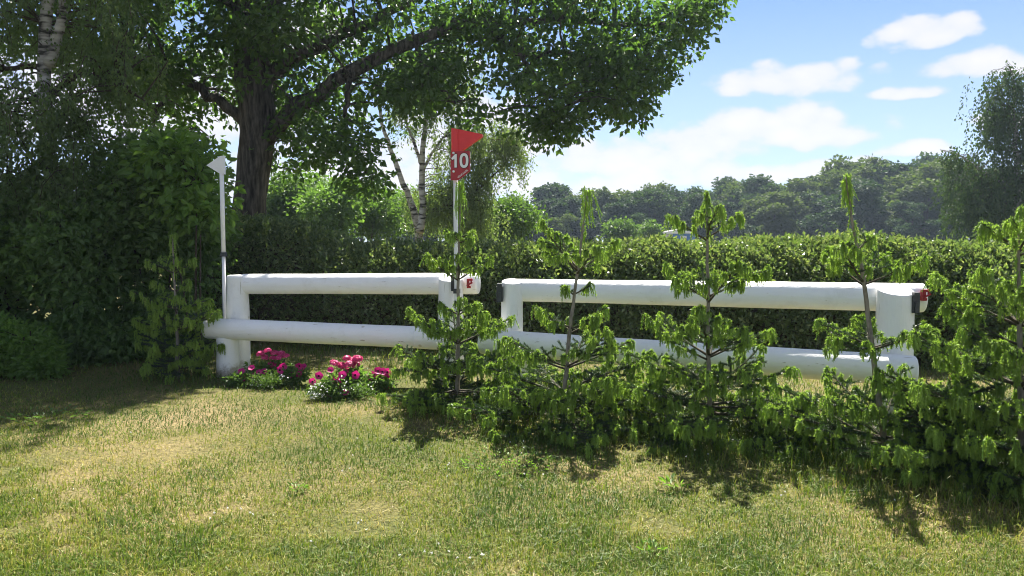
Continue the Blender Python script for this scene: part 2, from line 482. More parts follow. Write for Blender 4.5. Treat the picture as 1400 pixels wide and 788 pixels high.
# ------------------------------------------------------------------ white round-timber jumps
def log(a, b, ra, rb, k=28, n=26, rnd=.03, undul=.012, slant=0):
    """A round timber between a and b with softly rounded ends and slight waviness."""
    a, b = np.asarray(a, float), np.asarray(b, float)
    t = np.linspace(0, 1, n)
    L = np.linalg.norm(b - a)
    d = (b - a) / L
    pts = a + (b - a) * t[:, None]
    rad = ra + (rb - ra) * t + np.cumsum(rng.normal(size=n)) * undul * .04 * ra / .13
    rad = rad * (1 + undul * np.sin(t * 9 + rng.uniform(0, 6)))
    ea = [a - d * 0, a + d * rnd * .12, a + d * rnd * .45, a + d * rnd]
    ra_ = [rad[0] - rnd, rad[0] - rnd * .5, rad[0] - rnd * .14, rad[0]]
    pts = np.vstack([ea, pts[1:-1], [b - d * rnd, b - d * rnd * .45, b - d * rnd * .12, b]])
    rad = np.concatenate([ra_, rad[1:-1], [rad[-1], rad[-1] - rnd * .14, rad[-1] - rnd * .5, rad[-1] - rnd]])
    g = G(); tube(g, pts, rad, k)
    if slant:                     # top sawn at a slope towards the front
        V = g.V[0]; top = b[2]
        w = np.clip((V[:, 2] - (top - .16)) / .15, 0, 1)
        V[:, 2] -= w * slant * np.clip(.55 - (V[:, 1] - b[1]) / (2 * rb), 0, 1.1)
    return g


def foot(px, D, sink=.0):
    p = gnd(px, D); p[2] = -.03
    return p


def up(p, z):
    return np.array([p[0], p[1], z])


def build_jumps():
    WP = M['white_paint']
    # left section
    pl, pm = gnd(323, 9.0), gnd(616, 8.42)
    J = thing('jump_fence', 'white round-timber jump section on the left with pink flowers below its lower rail', 'jump', (pl + pm) / 2, 'white rail jump sections')
    zt = at(323, 376, 9.0)[2]
    part('post', log(foot(323, 9.0), up(pl, zt), .135, .128, rnd=.035), M['white_paint_post'], J)
    zt = at(616, 375, 8.42)[2]
    part('post', log(foot(616, 8.42), up(pm, zt), .145, .138, rnd=.012, slant=.07), M['white_paint_post'], J)
    part('top_rail', log(at(330, 388.5, 9.03), at(655, 388, 8.56), .118, .122, n=34), WP, J)
    part('lower_rail', log(at(282, 449, 8.76), at(572, 461.5, 8.26), .120, .122, n=34), WP, J)
    part('lower_rail', log(at(570, 461, 8.255), at(614, 463.5, 8.18), .127, .127, rnd=.012), WP, J)
    s = gnd(308, 8.76)
    part('support_post', log(foot(308, 8.76), up(s, at(308, 461, 8.76)[2]), .135, .13, rnd=.015), M['white_paint_post'], J)
    s = gnd(618, 8.19)
    part('support_post', log(foot(618, 8.19), up(s, at(618, 476, 8.19)[2]), .12, .12, rnd=.015), M['white_paint_post'], J)
    clip(J, 621, 388, 8.27, 640, 388, 8.40)
    # right section
    pl, pr = gnd(700, 8.0), gnd(1227, 7.05)
    J = thing('jump_fence', 'white round-timber jump section on the right behind the row of young spruces', 'jump', (pl + pr) / 2, 'white rail jump sections')
    part('post', log(foot(700, 8.0), up(pl, at(700, 381, 8.0)[2]), .125, .115, rnd=.012, slant=.05), M['white_paint_post'], J)
    part('post', log(foot(1227, 7.05), up(pr, at(1227, 389, 7.05)[2]), .172, .163, rnd=.012, slant=.09), M['white_paint_post'], J)
    part('top_rail', log(at(690, 396.5, 8.11), at(1264, 407.5, 7.17), .118, .138, n=44), WP, J)
    part('lower_rail', log(at(657, 467, 7.83), at(1252, 508, 6.74), .128, .140, n=44), WP, J)
    s = gnd(711, 7.78)
    part('support_post', log(foot(711, 7.78), up(s, at(711, 482, 7.78)[2]), .12, .12, rnd=.015), M['white_paint_post'], J)
    s = gnd(1226, 6.76)
    part('support_post', log(foot(1226, 6.76), up(s, at(1226, 527, 6.76)[2]), .122, .118, rnd=.015), M['white_paint_post'], J)
    clip(J, 1250, 416, 6.93, 1262, 404, 7.02)
    clip(J, 683, 402, 7.93, None, None, None)


def clip(J, px, py, D, qx, qy, QD):
    """Dark frangible clip on the post side with a red release pin."""
    g = G(); c = at(px, py, D)
    box(g, c, (.065, .07, .16)); box(g, c + [.0, -.02, .095], (.05, .05, .03)); box(g, c + [0, -.04, -.03], (.03, .02, .1))
    cl = part('release_clip', g, M['dark_metal'], J)
    if qx is not None:
        q = at(qx, qy, QD)
        g = G()
        box(g, q, (.03, .045, .10)); box(g, q + [.02, -.01, .043], (.06, .035, .022)); box(g, q + [.012, 0, -.036], (.035, .04, .025))
        tube(g, [q + [-.015, -.036, -.02], q + [.05, -.036, .015]], .009, 8)
        tube(g, [q + [.035, -.025, .06], q + [.035, -.025, .0]], .008, 8)
        part('release_pin', g, M['red_pin'], cl)


build_jumps()


def build_flags():
    # white marker
    D = 9.2
    b = gnd(307.5, D)
    t = thing('flag_pole', 'white pole with small white pennant beside the left end post', 'flag pole', b)
    g = G(); tube(g, [up(b, -.03), at(307, 430, D), at(305.5, 345, D)], .021, 12)
    part('lower_pole', g, M['white_plastic'], t)
    g = G(); tube(g, [at(305.6, 350, D), at(302.6, 214.5, D)], .026, 14)
    part('pole', g, M['white_plastic'], t)
    g = G()
    o = at(303, 226, D - .01); m = D / F
    ex, ey, ez = np.array([.97, -.22, 0]), np.array([0, 0, 1.]), np.array([-.22, -.97, 0])
    prism(g, [(-22 * m, 0), (-1 * m, -12 * m), (4.5 * m, -12.5 * m), (4.5 * m, 12.5 * m), (-1 * m, 12 * m)], .035, (o, ex, ey, ez))
    part('pennant', g, M['white_plastic'], t)
    g = G(); box(g, at(305.8, 348, D - .0), (.062, .062, .05)); part('clamp', g, M['dark_metal'], t)
    # red marker with the number ten
    D = 8.18
    b = gnd(625.5, D)
    t = thing('flag_pole', 'white pole with red pennant above a red board numbered 10', 'flag pole', b)
    g = G(); tube(g, [up(b, -.03), at(624.5, 420, D), at(623, 300, D), at(622.5, 180, D)], .024, 14)
    part('pole', g, M['white_plastic'], t)
    m = D / F
    ya = math.radians(-14)
    ex, ey, ez = np.array([math.cos(ya), math.sin(ya), 0]), np.array([0, 0, 1.]), np.array([math.sin(ya), -math.cos(ya), 0])
    o = at(623, 192, D)
    g = G()
    prism(g, [(-4.5 * m, -16 * m), (4.5 * m, -17 * m), (4.5 * m, 14 * m), (-4.5 * m, 16 * m)], .08, (o, ex, ey, ez))
    prism(g, [(4.4 * m, -17 * m), (7 * m, -16 * m), (38 * m, 3.5 * m), (38 * m, 6.5 * m), (6 * m, 14 * m), (4.4 * m, 14.2 * m)], .055, (o, ex, ey, ez))
    part('pennant', g, M['red_plastic'], t)
    o = at(629.5, 226, D - .06)
    g = G()
    brd = [(-13.5, -20), (-3, -20), (13.5, -8.5), (13.5, 18), (12, 19), (-12, 18), (-13.5, 17)]
    prism(g, [(x * m, y * m) for x, y in brd], .02, (o, ex, ey, ez))
    bd = part('number_board', g, M['red_board'], t)

    def ring(cx, cy, rx, ry, hx, hy, n=26):
        a = np.arange(n) * 2 * PI / n
        sx = lambda c, p: np.sign(c) * np.abs(c) ** p
        ou = np.stack([cx + rx * sx(np.cos(a), .8), cy + ry * sx(np.sin(a), .8)], 1)
        ii = np.stack([cx + hx * sx(np.cos(a), .8), cy + hy * sx(np.sin(a), .8)], 1)
        return ou, ii

    def ring_prism(g, ou, ii, thick, fr):
        o_, ex_, ey_, ez_ = fr
        n = len(ou)
        P = np.vstack([ou, ii])
        f = o_ + P[:, :1] * ex_ + P[:, 1:] * ey_ + ez_ * thick / 2; bk = f - ez_ * thick
        T = []
        for i in range(n):
            j = (i + 1) % n
            T += [(i, j, n + j), (i, n + j, n + i)]
            T += [(2 * n + i, i, j), (2 * n + i, j, 2 * n + j), (n + i, 3 * n + i, 3 * n + j), (n + i, 3 * n + j, n + j)]
        g.add(np.vstack([f, bk]), T)
    one = np.array([(-12.3, 9.2), (-10.8, 7), (-7.8, 8.6), (-7.8, -3.2), (-4.6, -3.2), (-4.6, 14.6), (-7, 14.6)])
    onew = np.array([(-13.0, 9.2), (-10.8, 6.0), (-8.6, 7.2), (-8.6, -4), (-3.8, -4), (-3.8, 15.4), (-7.4, 15.4)])
    fr = (o + ez * .0115, ex, ey, ez); fr2 = (o + ez * .0145, ex, ey, ez)
    g = G(); prism(g, onew * m, .004, fr); part('digit_outline', g, M['digit_edge'], bd)
    g = G(); prism(g, one * m, .004, fr2); part('digit', g, M['digit_white'], bd)
    g = G(); ring_prism(g, *[q * m for q in ring(5.6, 5.8, 7.0, 10.6, 2.1, 5.4)], .004, fr); part('digit_outline', g, M['digit_edge'], bd)
    g = G(); ring_prism(g, *[q * m for q in ring(5.6, 5.8, 6.1, 9.7, 2.7, 6.2)], .004, fr2); part('digit', g, M['digit_white'], bd)
    for (bx, by) in ((-9, 16.2), (-9, -8.5)):
        g = G(); c = o + ex * bx * m + ey * by * m + ez * .012
        tube(g, [c, c + ez * .012, c + ez * .016], [1.5 * m, 1.5 * m, .9 * m], 12); part('bolt', g, M['digit_white'], bd)
    fc = bpy.data.curves.new('lettering', 'FONT'); fc.body = 'VENCHLER'; fc.size = 3.6 * m; fc.extrude = .001
    fc.align_x = 'CENTER'; fc.materials.append(M['digit_white'])
    tmp = bpy.data.objects.new('lettering_curve', fc); C.objects.link(tmp)
    lm = bpy.data.meshes.new_from_object(tmp.evaluated_get(bpy.context.evaluated_depsgraph_get()))
    bpy.data.objects.remove(tmp)
    fo = bpy.data.objects.new('lettering', lm); fo.parent = bd; fo['kind'] = 'stuff'
    from mathutils import Matrix, Vector
    ang = math.atan2(11.5, 16.5)
    tx = ex * math.cos(ang) + ey * math.sin(ang); ty = -ex * math.sin(ang) + ey * math.cos(ang)
    pos = o + ex * 4.2 * m + ey * (-12.8) * m + ez * .0115 - ORIG[bd.name]
    Mx = Matrix.Identity(4)
    for r in range(3):
        Mx[r][0], Mx[r][1], Mx[r][2], Mx[r][3] = tx[r], ty[r], ez[r], pos[r]
    fo.matrix_local = Mx
    C.objects.link(fo)
    g = G(); box(g, at(624.5, 398, D + .0), (.07, .09, .05)); part('clamp', g, M['dark_metal'], t)


build_flags()


# ------------------------------------------------------------------ young spruces with drooping light shoots
def fingers(g, P, Dr, Ln, k=44, nl=.0255, nw=.0046, stiff=.3, mat=0, core=.0042):
    """Drooping soft shoots: from P, leaving along Dr then hanging down, clothed in short needles."""
    n = len(P)
    if n == 0: return
    S = 7
    t = np.linspace(0, 1, S)
    w = np.clip(t / stiff, 0, 1); w = w * w * (3 - 2 * w)
    down = np.array([0, 0, -1.])
    hang = nrm(down + rng.normal(size=(n, 3)) * .17)
    d = nrm(Dr[:, None] * (1 - w)[None, :, None] + hang[:, None] * w[None, :, None])
    step = (Ln / (S - 1))[:, None, None]
    path = P[:, None] + np.concatenate([np.zeros((n, 1, 3)), np.cumsum(d[:, :-1] * step, 1)], 1)
    # needles
    u = np.sort(rng.random((n, k)), axis=1) * (S - 1.001)
    i = u.astype(int); f = (u - i)[..., None]
    ar = np.arange(n)[:, None]
    pos = path[ar, i] * (1 - f) + path[ar, np.minimum(i + 1, S - 1)] * f
    ax = d[ar, i]
    rad = nrm(np.cross(ax, rnd_dir(n * k).reshape(n, k, 3)))
    nd = nrm(rad * .85 + ax * .7)
    sd = nrm(np.cross(nd, rnd_dir(n * k).reshape(n, k, 3)))
    taper = (1 - .35 * (u / S))[..., None]
    a = pos + sd * nw * .5 * taper - ax * .002; b = pos - sd * nw * .5 * taper; c = pos + nd * nl * taper
    V = np.stack([a, b, c], 2).reshape(-1, 3)
    T = np.arange(n * k * 3).reshape(-1, 3)
    base = rng.random((n, 1)) * .5
    tint = np.clip(base + .45 * (u / S) + rng.normal(size=(n, k)) * .1, 0, 1)
    g.add(V, T, tint.ravel(), mat)
    # tapering three-sided body of the shoot
    s1 = nrm(np.cross(d, nrm(rng.normal(size=(n, 1, 3))))); s2 = np.cross(d, s1)
    rd = (core * np.array([.5, .9, 1, 1, 1, .9, .5]))[None, :, None]
    K = 3
    ring = np.stack([path + rd * (math.cos(q) * s1 + math.sin(q) * s2) for q in np.arange(K) * 2 * PI / K], 2)
    idx = []
    for s in range(S - 1):
        for q in range(K):
            a0, a1 = s * K + q, s * K + (q + 1) % K
            idx += [(a0, a1, a1 + K), (a0, a1 + K, a0 + K)]
    T = (np.array(idx)[None] + (np.arange(n) * K * S)[:, None, None]).reshape(-1, 3)
    g.add(ring.reshape(-1, 3), T, np.repeat(np.clip(base[:, 0] + .05, 0, 1), len(idx)), mat)


def needles(g, A, B, dens=240, nl=.025, nw=.0050, mat=1):
    """Dark old needles along straight twig pieces A->B."""
    A, B = np.asarray(A), np.asarray(B)
    L = np.linalg.norm(B - A, axis=1)
    cnt = np.maximum((L * dens).astype(int), 1)
    ii = np.repeat(np.arange(len(A)), cnt)
    n = len(ii)
    t = rng.random(n)[:, None]
    pos = A[ii] * (1 - t) + B[ii] * t
    ax = nrm(B - A)[ii]
    rad = nrm(np.cross(ax, rnd_dir(n)) + np.array([0, 0, .35]))
    nd = nrm(rad * .8 + ax * .65)
    sd = nrm(np.cross(nd, rnd_dir(n)))
    V = np.stack([pos + sd * nw * .5, pos - sd * nw * .5, pos + nd * nl], 1).reshape(-1, 3)
    g.add(V, np.arange(3 * n).reshape(-1, 3), rng.random(n), mat)


def spruce_branch(root, p0, az, pitch, L, r0, lush=1.0, curl=.25, tassel=(.055, .155)):
    d0 = np.array([math.cos(az) * math.cos(pitch), math.sin(az) * math.cos(pitch), math.sin(pitch)])
    S = 8
    pts = [np.asarray(p0, float)]
    d = d0.copy()
    for s in range(S):
        d = nrm(d + np.array([0, 0, curl / S]) + rng.normal(size=3) * .05)
        pts.append(pts[-1] + d * L / S)
    pts = np.array(pts)
    g = G(); sh = G()
    tube(g, pts, np.linspace(r0, .0035, S + 1), 6, .5, 0)
    A, B = [pts[1:-1]], [pts[2:]]
    if pitch > .3: A, B = [pts[2:-1]], [pts[3:]]
    tipP, tipD = [pts[-1]], [d]
    nside = max(int(L / .065), 3)
    hz = nrm(np.cross(d0, [0, 0, 1.]))
    for j in range(nside):
        f = .22 + .72 * (j + rng.random() * .6) / nside
        x = f * S; i = min(int(x), S - 1)
        p = pts[i] * (1 - (x - i)) + pts[i + 1] * (x - i)
        sgn = 1 if j % 2 else -1
        td = nrm(nrm(pts[i + 1] - pts[i]) * .75 + hz * sgn * (.75 + .2 * rng.random()) + np.array([0, 0, rng.normal() * .18 + .05]))
        tl = (.48 * L * (1 - f) + .045) * rng.uniform(.7, 1.15)
        q = np.array([p, p + td * tl * .5, p + td * tl + np.array([0, 0, .02 * tl])])
        tube(g, q, [r0 * .45, .0032, .0025], 4, .5, 0, cap=False)
        A.append(q[:-1]); B.append(q[1:])
        tipP.append(q[-1]); tipD.append(td)
        if tl > .16:
            for sg2 in (-1, 1):
                td2 = nrm(td * .7 + nrm(np.cross(td, [0, 0, 1.])) * sg2 * .8 + np.array([0, 0, rng.normal() * .2]))
                pp = q[1]; e = pp + td2 * tl * .42
                tube(g, [pp, e], [.003, .002], 3, .5, 0, cap=False)
                A.append(np.array([pp])); B.append(np.array([e])); tipP.append(e); tipD.append(td2)
    needles(g, np.vstack(A), np.vstack(B), 900)
    tipP, tipD = np.array(tipP), np.array(tipD)
    # tassels of new shoots at every twig end
    keep = rng.random(len(tipP)) < lush * (.72 if pitch < .3 else 1); keep[0] = True
    tipP, tipD = tipP[keep], tipD[keep]
    m = rng.integers(6, 11, len(tipP)); m[0] += 3
    ii = np.repeat(np.arange(len(tipP)), m)
    P = tipP[ii] - tipD[ii] * (rng.random((len(ii), 1)) * .06)
    Dr = nrm(tipD[ii] * .7 + rnd_dir(len(ii)) * .6 + np.array([0, 0, .25]))
    Ln = rng.uniform(*tassel, len(ii)) * (.75 + .35 * (ii == 0))
    fingers(sh, P, Dr, Ln)
    b = part('branch', g, [M['bark_twig'], M['needle']], root)
    part('shoot_tassel', sh, M['shoot'], b)


def spruce(label, D, trunk_px, whorls, top, lush=.8, r=.022, group='young spruces planted round the jump'):
    """trunk_px: pixels from base to tip at depth D; whorls: (py, length_px, count, pitch_deg)."""
    pts = np.array([at(x, y, D) for x, y in trunk_px])
    pts[0, 2] = -.02
    base = pts[0].copy(); base[2] = 0
    root = thing('spruce_tree', label, 'spruce', base, group)
    zs = pts[:, 2]
    trunk_at = lambda z: np.array([np.interp(z, zs, pts[:, k]) for k in range(3)])
    zz = np.linspace(zs[0], zs[-1], 22)
    tp = np.array([trunk_at(z) for z in zz]) + np.concatenate([np.zeros((1, 3)), rng.normal(size=(21, 3)) * [.003, .003, 0]])
    g = G(); tube(g, tp, np.interp(zz, [0, zs[-1] * .6, zs[-1]], [r, r * .62, .005]), 10, .5, 0, wob=.05)
    # needles on the upper stem
    up_ = zz > zs[-1] * .62
    needles(g, tp[up_][:-1], tp[up_][1:], 160)
    part('trunk', g, [M['bark_spruce'], M['needle']], root)
    for (py, lpx, n, pitch) in whorls:
        c = trunk_at(at(trunk_px[0][0], py, D)[2])
        a0 = rng.uniform(0, 2 * PI)
        if pitch < 12: n += 3; lpx *= 1.06
        for k in range(n):
            L = lpx / F * D * rng.uniform(.78, 1.12)
            pz = c + np.array([0, 0, rng.normal() * .02])
            spruce_branch(root, trunk_at(pz[2]), a0 + k * 2 * PI / n + rng.normal() * .16, math.radians(pitch + rng.normal() * 5), L, .006 + .007 * L, lush)
    # leader: hanging strands along the top
    tip = pts[-1]
    sh = G()
    n = 12
    P = np.repeat(tip[None], n, 0) - np.array([0, 0, 1.]) * rng.random((n, 1)) * .06
    fingers(sh, P, nrm(rnd_dir(n) * .6 + [0, 0, .6]), rng.uniform(top * .55, top, n), k=46, stiff=.16)
    n = 14
    z = rng.uniform(zs[-1] - .42, zs[-1] - .05, n)
    P = np.array([trunk_at(q) for q in z])
    fingers(sh, P, nrm(rnd_dir(n) * [1, 1, .3]), rng.uniform(.08, .17, n), k=24, stiff=.25)
    part('leader_tassel', sh, M['shoot'], root)


spruce('small young spruce standing alone left of the left end post', 8.6,
       [(243, 516), (242, 440), (238, 380), (236, 322)],
       [(372, 44, 4, 26), (398, 30, 3, 16), (422, 54, 5, 18), (450, 60, 5, 8), (478, 58, 6, 2), (500, 52, 6, -4)], .24)
spruce('young spruce growing right in front of the red number board pole', 7.2,
       [(625, 555), (626, 470), (627, 380), (629, 252)],
       [(330, 22, 2, 10), (384, 62, 4, 28), (428, 36, 3, 24), (470, 84, 5, 26), (512, 104, 6, 8), (536, 100, 6, -3), (549, 92, 4, -6)], .42)
spruce('second young spruce of the row, its bare leader leaning right', 6.45,
       [(768, 588), (775, 500), (783, 420), (793, 345), (803, 262)],
       [(370, 80, 4, 30), (402, 30, 2, 25), (452, 62, 4, 20), (502, 112, 5, 14), (540, 130, 6, 4), (566, 140, 7, -2), (580, 130, 4, -6)], .42)
spruce('straight young spruce of the row with three forked top shoots', 6.15,
       [(970, 602), (969, 500), (968, 400), (966, 262)],
       [(326, 64, 4, 36), (412, 88, 6, 26), (488, 112, 6, 18), (530, 108, 5, 6), (560, 145, 7, 2), (588, 138, 6, -5)], .22)
spruce('young spruce before the right end post, stem leaning left', 5.4,
       [(1214, 640), (1203, 560), (1189, 450), (1177, 360), (1163, 290), (1157, 242)],
       [(388, 86, 4, 24), (345, 30, 2, 30), (478, 96, 5, 16), (572, 150, 6, 12), (604, 168, 7, 4), (630, 165, 6, -4)], .32, r=.024)
spruce('fullest young spruce at the right end of the row', 4.95,
       [(1398, 668), (1396, 560), (1394, 440), (1392, 330), (1396, 285)],
       [(340, 78, 5, 30), (446, 140, 6, 28), (480, 120, 4, 20), (530, 178, 7, 16), (580, 195, 8, 8), (618, 205, 8, 3), (645, 190, 6, -4)], .2, lush=.95, r=.026)


# ------------------------------------------------------------------ trees, bushes
def ell_points(e, n, shell=.55):
    px, py, D, rx, ry, rz = e
    c = at(px, py, D)
    u = rnd_dir(n) * (shell + (1 - shell) * rng.random((n, 1))) ** 1.0
    return c + u * np.array([rx / F * D, rz, ry / F * D])


def twig_path(a, b, sag=.0, n=4):
    t = np.linspace(0, 1, n)[:, None]
    mid = rng.normal(size=3) * .08 * np.linalg.norm(b - a)
    return a + (b - a) * t + np.sin(t * PI) * (mid + np.array([0, 0, sag]))


def clump_crown(cents, n_leaf, rad, Lf, Wf, drop=.25, flat=.6, six=False, cl_tint=.3, up_bias=.8):
    """Leaf sprays around the clump centres."""
    g = G()
    k = len(cents)
    ct = rng.random(k)
    ii = np.repeat(np.arange(k), n_leaf)
    n = len(ii)
    off = rng.normal(size=(n, 3))
    off *= np.minimum(1, 1.7 / np.linalg.norm(off, axis=1, keepdims=True)) * rad * np.array([1, 1, flat])
    P = cents[ii] + off
    ax = nrm(nrm(off) + rnd_dir(n) * .9 + np.array([0, 0, -drop]))
    nr = nrm(rnd_dir(n) + np.array([0, 0, up_bias]))
    Lr = Lf * rng.uniform(.65, 1.25, n)
    tint = np.clip(ct[ii] * cl_tint + rng.random(n) * (1 - cl_tint), 0, 1) ** 1.3
    leaf_faces(g, P, ax, nr, Lr, Lr * (Wf / Lf), tint, 0, six=six)
    return g


def strand_crown(starts, n_leaf, length, Lf, Wf, spread=.05):
    """Weeping strands of small leaves (birch)."""
    g = G(); tw = G()
    k = len(starts)
    ct = rng.random(k)
    Ls = rng.uniform(.5, 1, k) * length
    out = nrm(rng.normal(size=(k, 3)) * [1, 1, .2])
    ii = np.repeat(np.arange(k), n_leaf); n = len(ii)
    t = rng.random(n)
    P = starts[ii] + out[ii] * (np.sqrt(t) * .35 * Ls[ii])[:, None] + np.array([0, 0, -1.]) * (t ** 1.3 * Ls[ii])[:, None] + rng.normal(size=(n, 3)) * spread
    ax = nrm(rnd_dir(n) * .8 + np.array([0, 0, -1.0]))
    Lr = Lf * rng.uniform(.6, 1.25, n)
    leaf_faces(g, P, ax, rnd_dir(n), Lr, Lr * Wf / Lf, np.clip(ct[ii] * .4 + rng.random(n) * .6, 0, 1), 0)
    for s, o, l in zip(starts[::2], out[::2], Ls[::2]):
        q = np.linspace(0, 1, 4)[:, None]
        tube(tw, s + o * np.sqrt(q) * .35 * l + np.array([0, 0, -1.]) * q ** 1.3 * l, [.006, .005, .004, .003], 3, .5, 0, False)
    return g, tw


def nearest(limb_pts, c, below=True):
    d = np.linalg.norm(limb_pts - c, axis=1) + np.where(limb_pts[:, 2] > c[2] + .2, .8, 0)
    return limb_pts[np.argmin(d)]


def resample(p, n):
    p = np.asarray(p, float)
    s = np.concatenate([[0], np.cumsum(np.linalg.norm(np.diff(p, axis=0), axis=1))])
    q = np.linspace(0, s[-1], n)
    return np.stack([np.interp(q, s, p[:, k]) for k in range(3)], 1)


def smooth_path(p, n):
    q = resample(p, n)
    for _ in range(2):
        q[1:-1] = (q[:-2] + 2 * q[1:-1] + q[2:]) / 4
    return q


def build_oak():
    D = 15.0
    base = gnd(338, D)
    t = thing('oak_tree', 'large spreading oak with thick dark trunk behind the left of the hedge', 'oak tree', base)
    bark = M['bark_oak']
    tr = [base + [0, 0, -.05], at(339, 300, D), at(345, 240, D), at(351, 195, D), at(352, 150, D), at(346, 100, D), at(343, 60, D), at(330, -20, D), at(322, -160, D), at(325, -300, D)]
    rr = [.44, .31, .295, .32, .345, .34, .29, .22, .16, .08]
    q = smooth_path(tr, 40)
    s0 = np.linspace(0, 1, len(tr)); seg = np.concatenate([[0], np.cumsum(np.linalg.norm(np.diff(tr, axis=0), axis=1))]); seg /= seg[-1]
    rad = np.interp(np.linspace(0, 1, 40), seg, rr)
    g = G(); tube(g, q, rad, 16, .5, 0, wob=.05); part('trunk', g, bark, t)
    limbs = [
        ([(366, 190, 15), (382, 160, 14.9), (433, 129, 14.8), (483, 99, 14.8), (528, 68, 15), (566, 61, 15.1), (616, 30, 15.4), (680, 36, 15.6), (760, 20, 16), (850, 40, 16.3), (920, 30, 16.5)], .165, .03),
        ([(352, 128, 15), (361, 100, 15), (420, 70, 15), (483, 42, 15), (540, 10, 15.2), (620, -30, 15.6), (720, -50, 16.2)], .15, .03),
        ([(338, 180, 15), (316, 152, 14.9), (285, 128, 14.8), (240, 103, 14.8), (190, 88, 14.8), (130, 80, 14.7), (70, 100, 14.6)], .115, .02),
        ([(360, 70, 15), (372, 20, 15), (385, -50, 15), (430, -160, 14.8), (470, -260, 14.5)], .2, .05),
        ([(334, 20, 15), (270, -40, 14.6), (190, -120, 14.2), (110, -190, 13.8)], .16, .03),
        ([(345, 60, 15), (330, 0, 14.2), (300, -90, 13.4), (280, -180, 12.8)], .16, .03),
        ([(672, 44, 15.6), (713, 78, 15.6), (745, 72, 15.6), (780, 71, 15.7), (840, 110, 15.9)], .06, .015),
        ([(713, 78, 15.6), (730, 100, 15.5), (749, 134, 15.5), (756, 180, 15.5)], .035, .01),
        ([(483, 99, 14.8), (470, 150, 14.6), (480, 200, 14.5), (510, 240, 14.5)], .06, .012),
        ([(566, 61, 15.1), (590, 110, 15), (620, 140, 15)], .05, .012),
        ([(240, 103, 14.8), (215, 150, 14.6), (200, 200, 14.5)], .05, .012),
    ]
    lp = [q[10:]]
    for (path, r0, r1) in limbs:
        p = smooth_path([at(*x) for x in path], 22)
        p[1:-1] += rng.normal(size=(20, 3)) * .03
        g = G(); tube(g, p, np.linspace(r0, r1, 22), 10, .5, 0, wob=.05); part('limb', g, bark, t)
        lp.append(p)
    lp = np.vstack(lp)
    ells = [(250, 30, 14.8, 150, 90, 2.4, 85), (215, 125, 14.7, 85, 62, 1.6, 42), (300, 120, 16.4, 120, 90, 1.0, 40), (140, 40, 14.6, 100, 80, 1.8, 45),
            (430, 40, 15.2, 125, 85, 2.4, 85), (440, 150, 15.2, 75, 60, 1.3, 34), (400, 110, 16.5, 80, 90, 1, 30), (478, 205, 14.5, 60, 50, .8, 24), (500, 250, 14.5, 26, 18, .4, 5),
            (405, 215, 15.6, 55, 40, .8, 12),
            (560, 50, 15.5, 115, 85, 2.0, 66), (590, 118, 15.2, 85, 34, 1.1, 24), (560, 110, 15, 80, 60, 1, 20), (680, 20, 16, 110, 62, 1.8, 50), (780, 50, 16.2, 110, 80, 1.8, 74),
            (722, 130, 15.5, 62, 52, .9, 30), (756, 182, 15.5, 26, 34, .5, 9), (836, 110, 16, 66, 54, 1.2, 48), (800, 95, 16, 60, 60, 1.2, 30), (850, 152, 16, 30, 20, .6, 9), (890, 52, 16.4, 64, 54, 1.2, 44), (940, 16, 16.5, 46, 34, 1.1, 22),
            (975, 2, 16.5, 22, 18, .6, 6), (882, 100, 16.3, 36, 26, .8, 12), (770, 160, 15.6, 40, 24, .6, 14),
            (640, 55, 15.8, 60, 40, .8, 12), (655, 150, 15.3, 34, 20, .5, 7), (330, 60, 13.9, 60, 60, .8, 16),
            # upper crown, above the frame: it throws the shade over the flowers and the left lawn
            (300, -110, 14.6, 260, 120, 2.8, 110), (260, -230, 14.2, 270, 130, 2.6, 100), (480, -90, 15.4, 190, 80, 2, 40),
            (180, -160, 13.0, 160, 120, 2, 50), (350, -250, 13.4, 170, 120, 1.8, 50), (60, -100, 14, 130, 110, 2, 40),
            (760, -30, 16.4, 160, 40, 1.2, 26)]
    cents = np.vstack([ell_points(e[:6], int(e[6] * (.6 if e[1] > -20 else .9)) + 1, .35) for e in ells])
    tw = G()
    for c in cents:
        a = nearest(lp, c)
        L = np.linalg.norm(c - a)
        tube(tw, twig_path(a, c, .1 * L, 5), np.linspace(min(.012 + .012 * L, .05), .005, 5), 4, .5, 0, False)
    part('twigs', tw, bark, t, 'stuff')
    part('crown', clump_crown(cents, 64, .25, .14, .09, .35, .7, six=False), M['oak_leaf'], t, 'stuff')


build_oak()


def birch(label, base_px, D, stems, ells, Lf, n_leaf, strand, bark_w=True, spread=.06, leaf='birch_leaf', dens=1.0):
    base = gnd(base_px, D)
    t = thing('birch_tree', label, 'birch tree', base)
    lp = []
    for i, (path, r0, r1) in enumerate(stems):
        pts = [at(*x) if len(x) == 3 else at(x[0], x[1], D) for x in path]
        if i == 0: pts = [base + [0, 0, -.05]] + pts
        p = smooth_path(pts, 24)
        p[1:-1] += rng.normal(size=(22, 3)) * r0 * .12
        g = G(); tube(g, p, np.linspace(r0, r1, 24), 10, .5, 0, wob=.06)
        part('trunk' if i == 0 else 'limb', g, M['bark_birch' if r0 > .055 else 'bark_shrub'], t)
        lp.append(p)
    lp = np.vstack(lp)
    cents = np.vstack([ell_points(e[:6], int(e[6] * dens), .2) for e in ells])
    tw = G()
    for c in cents[::2]:
        a = nearest(lp, c)
        tube(tw, twig_path(a, c, .12 * np.linalg.norm(c - a)), np.linspace(.016, .005, 4), 4, .5, 0, False)
    g, st = strand_crown(cents, n_leaf, strand, Lf, Lf * .62, spread)
    part('twigs', tw, M['bark_shrub'], t, 'stuff')
    part('hanging_twigs', st, M['bark_shrub'], t, 'stuff')
    part('crown', g, M[leaf], t, 'stuff')


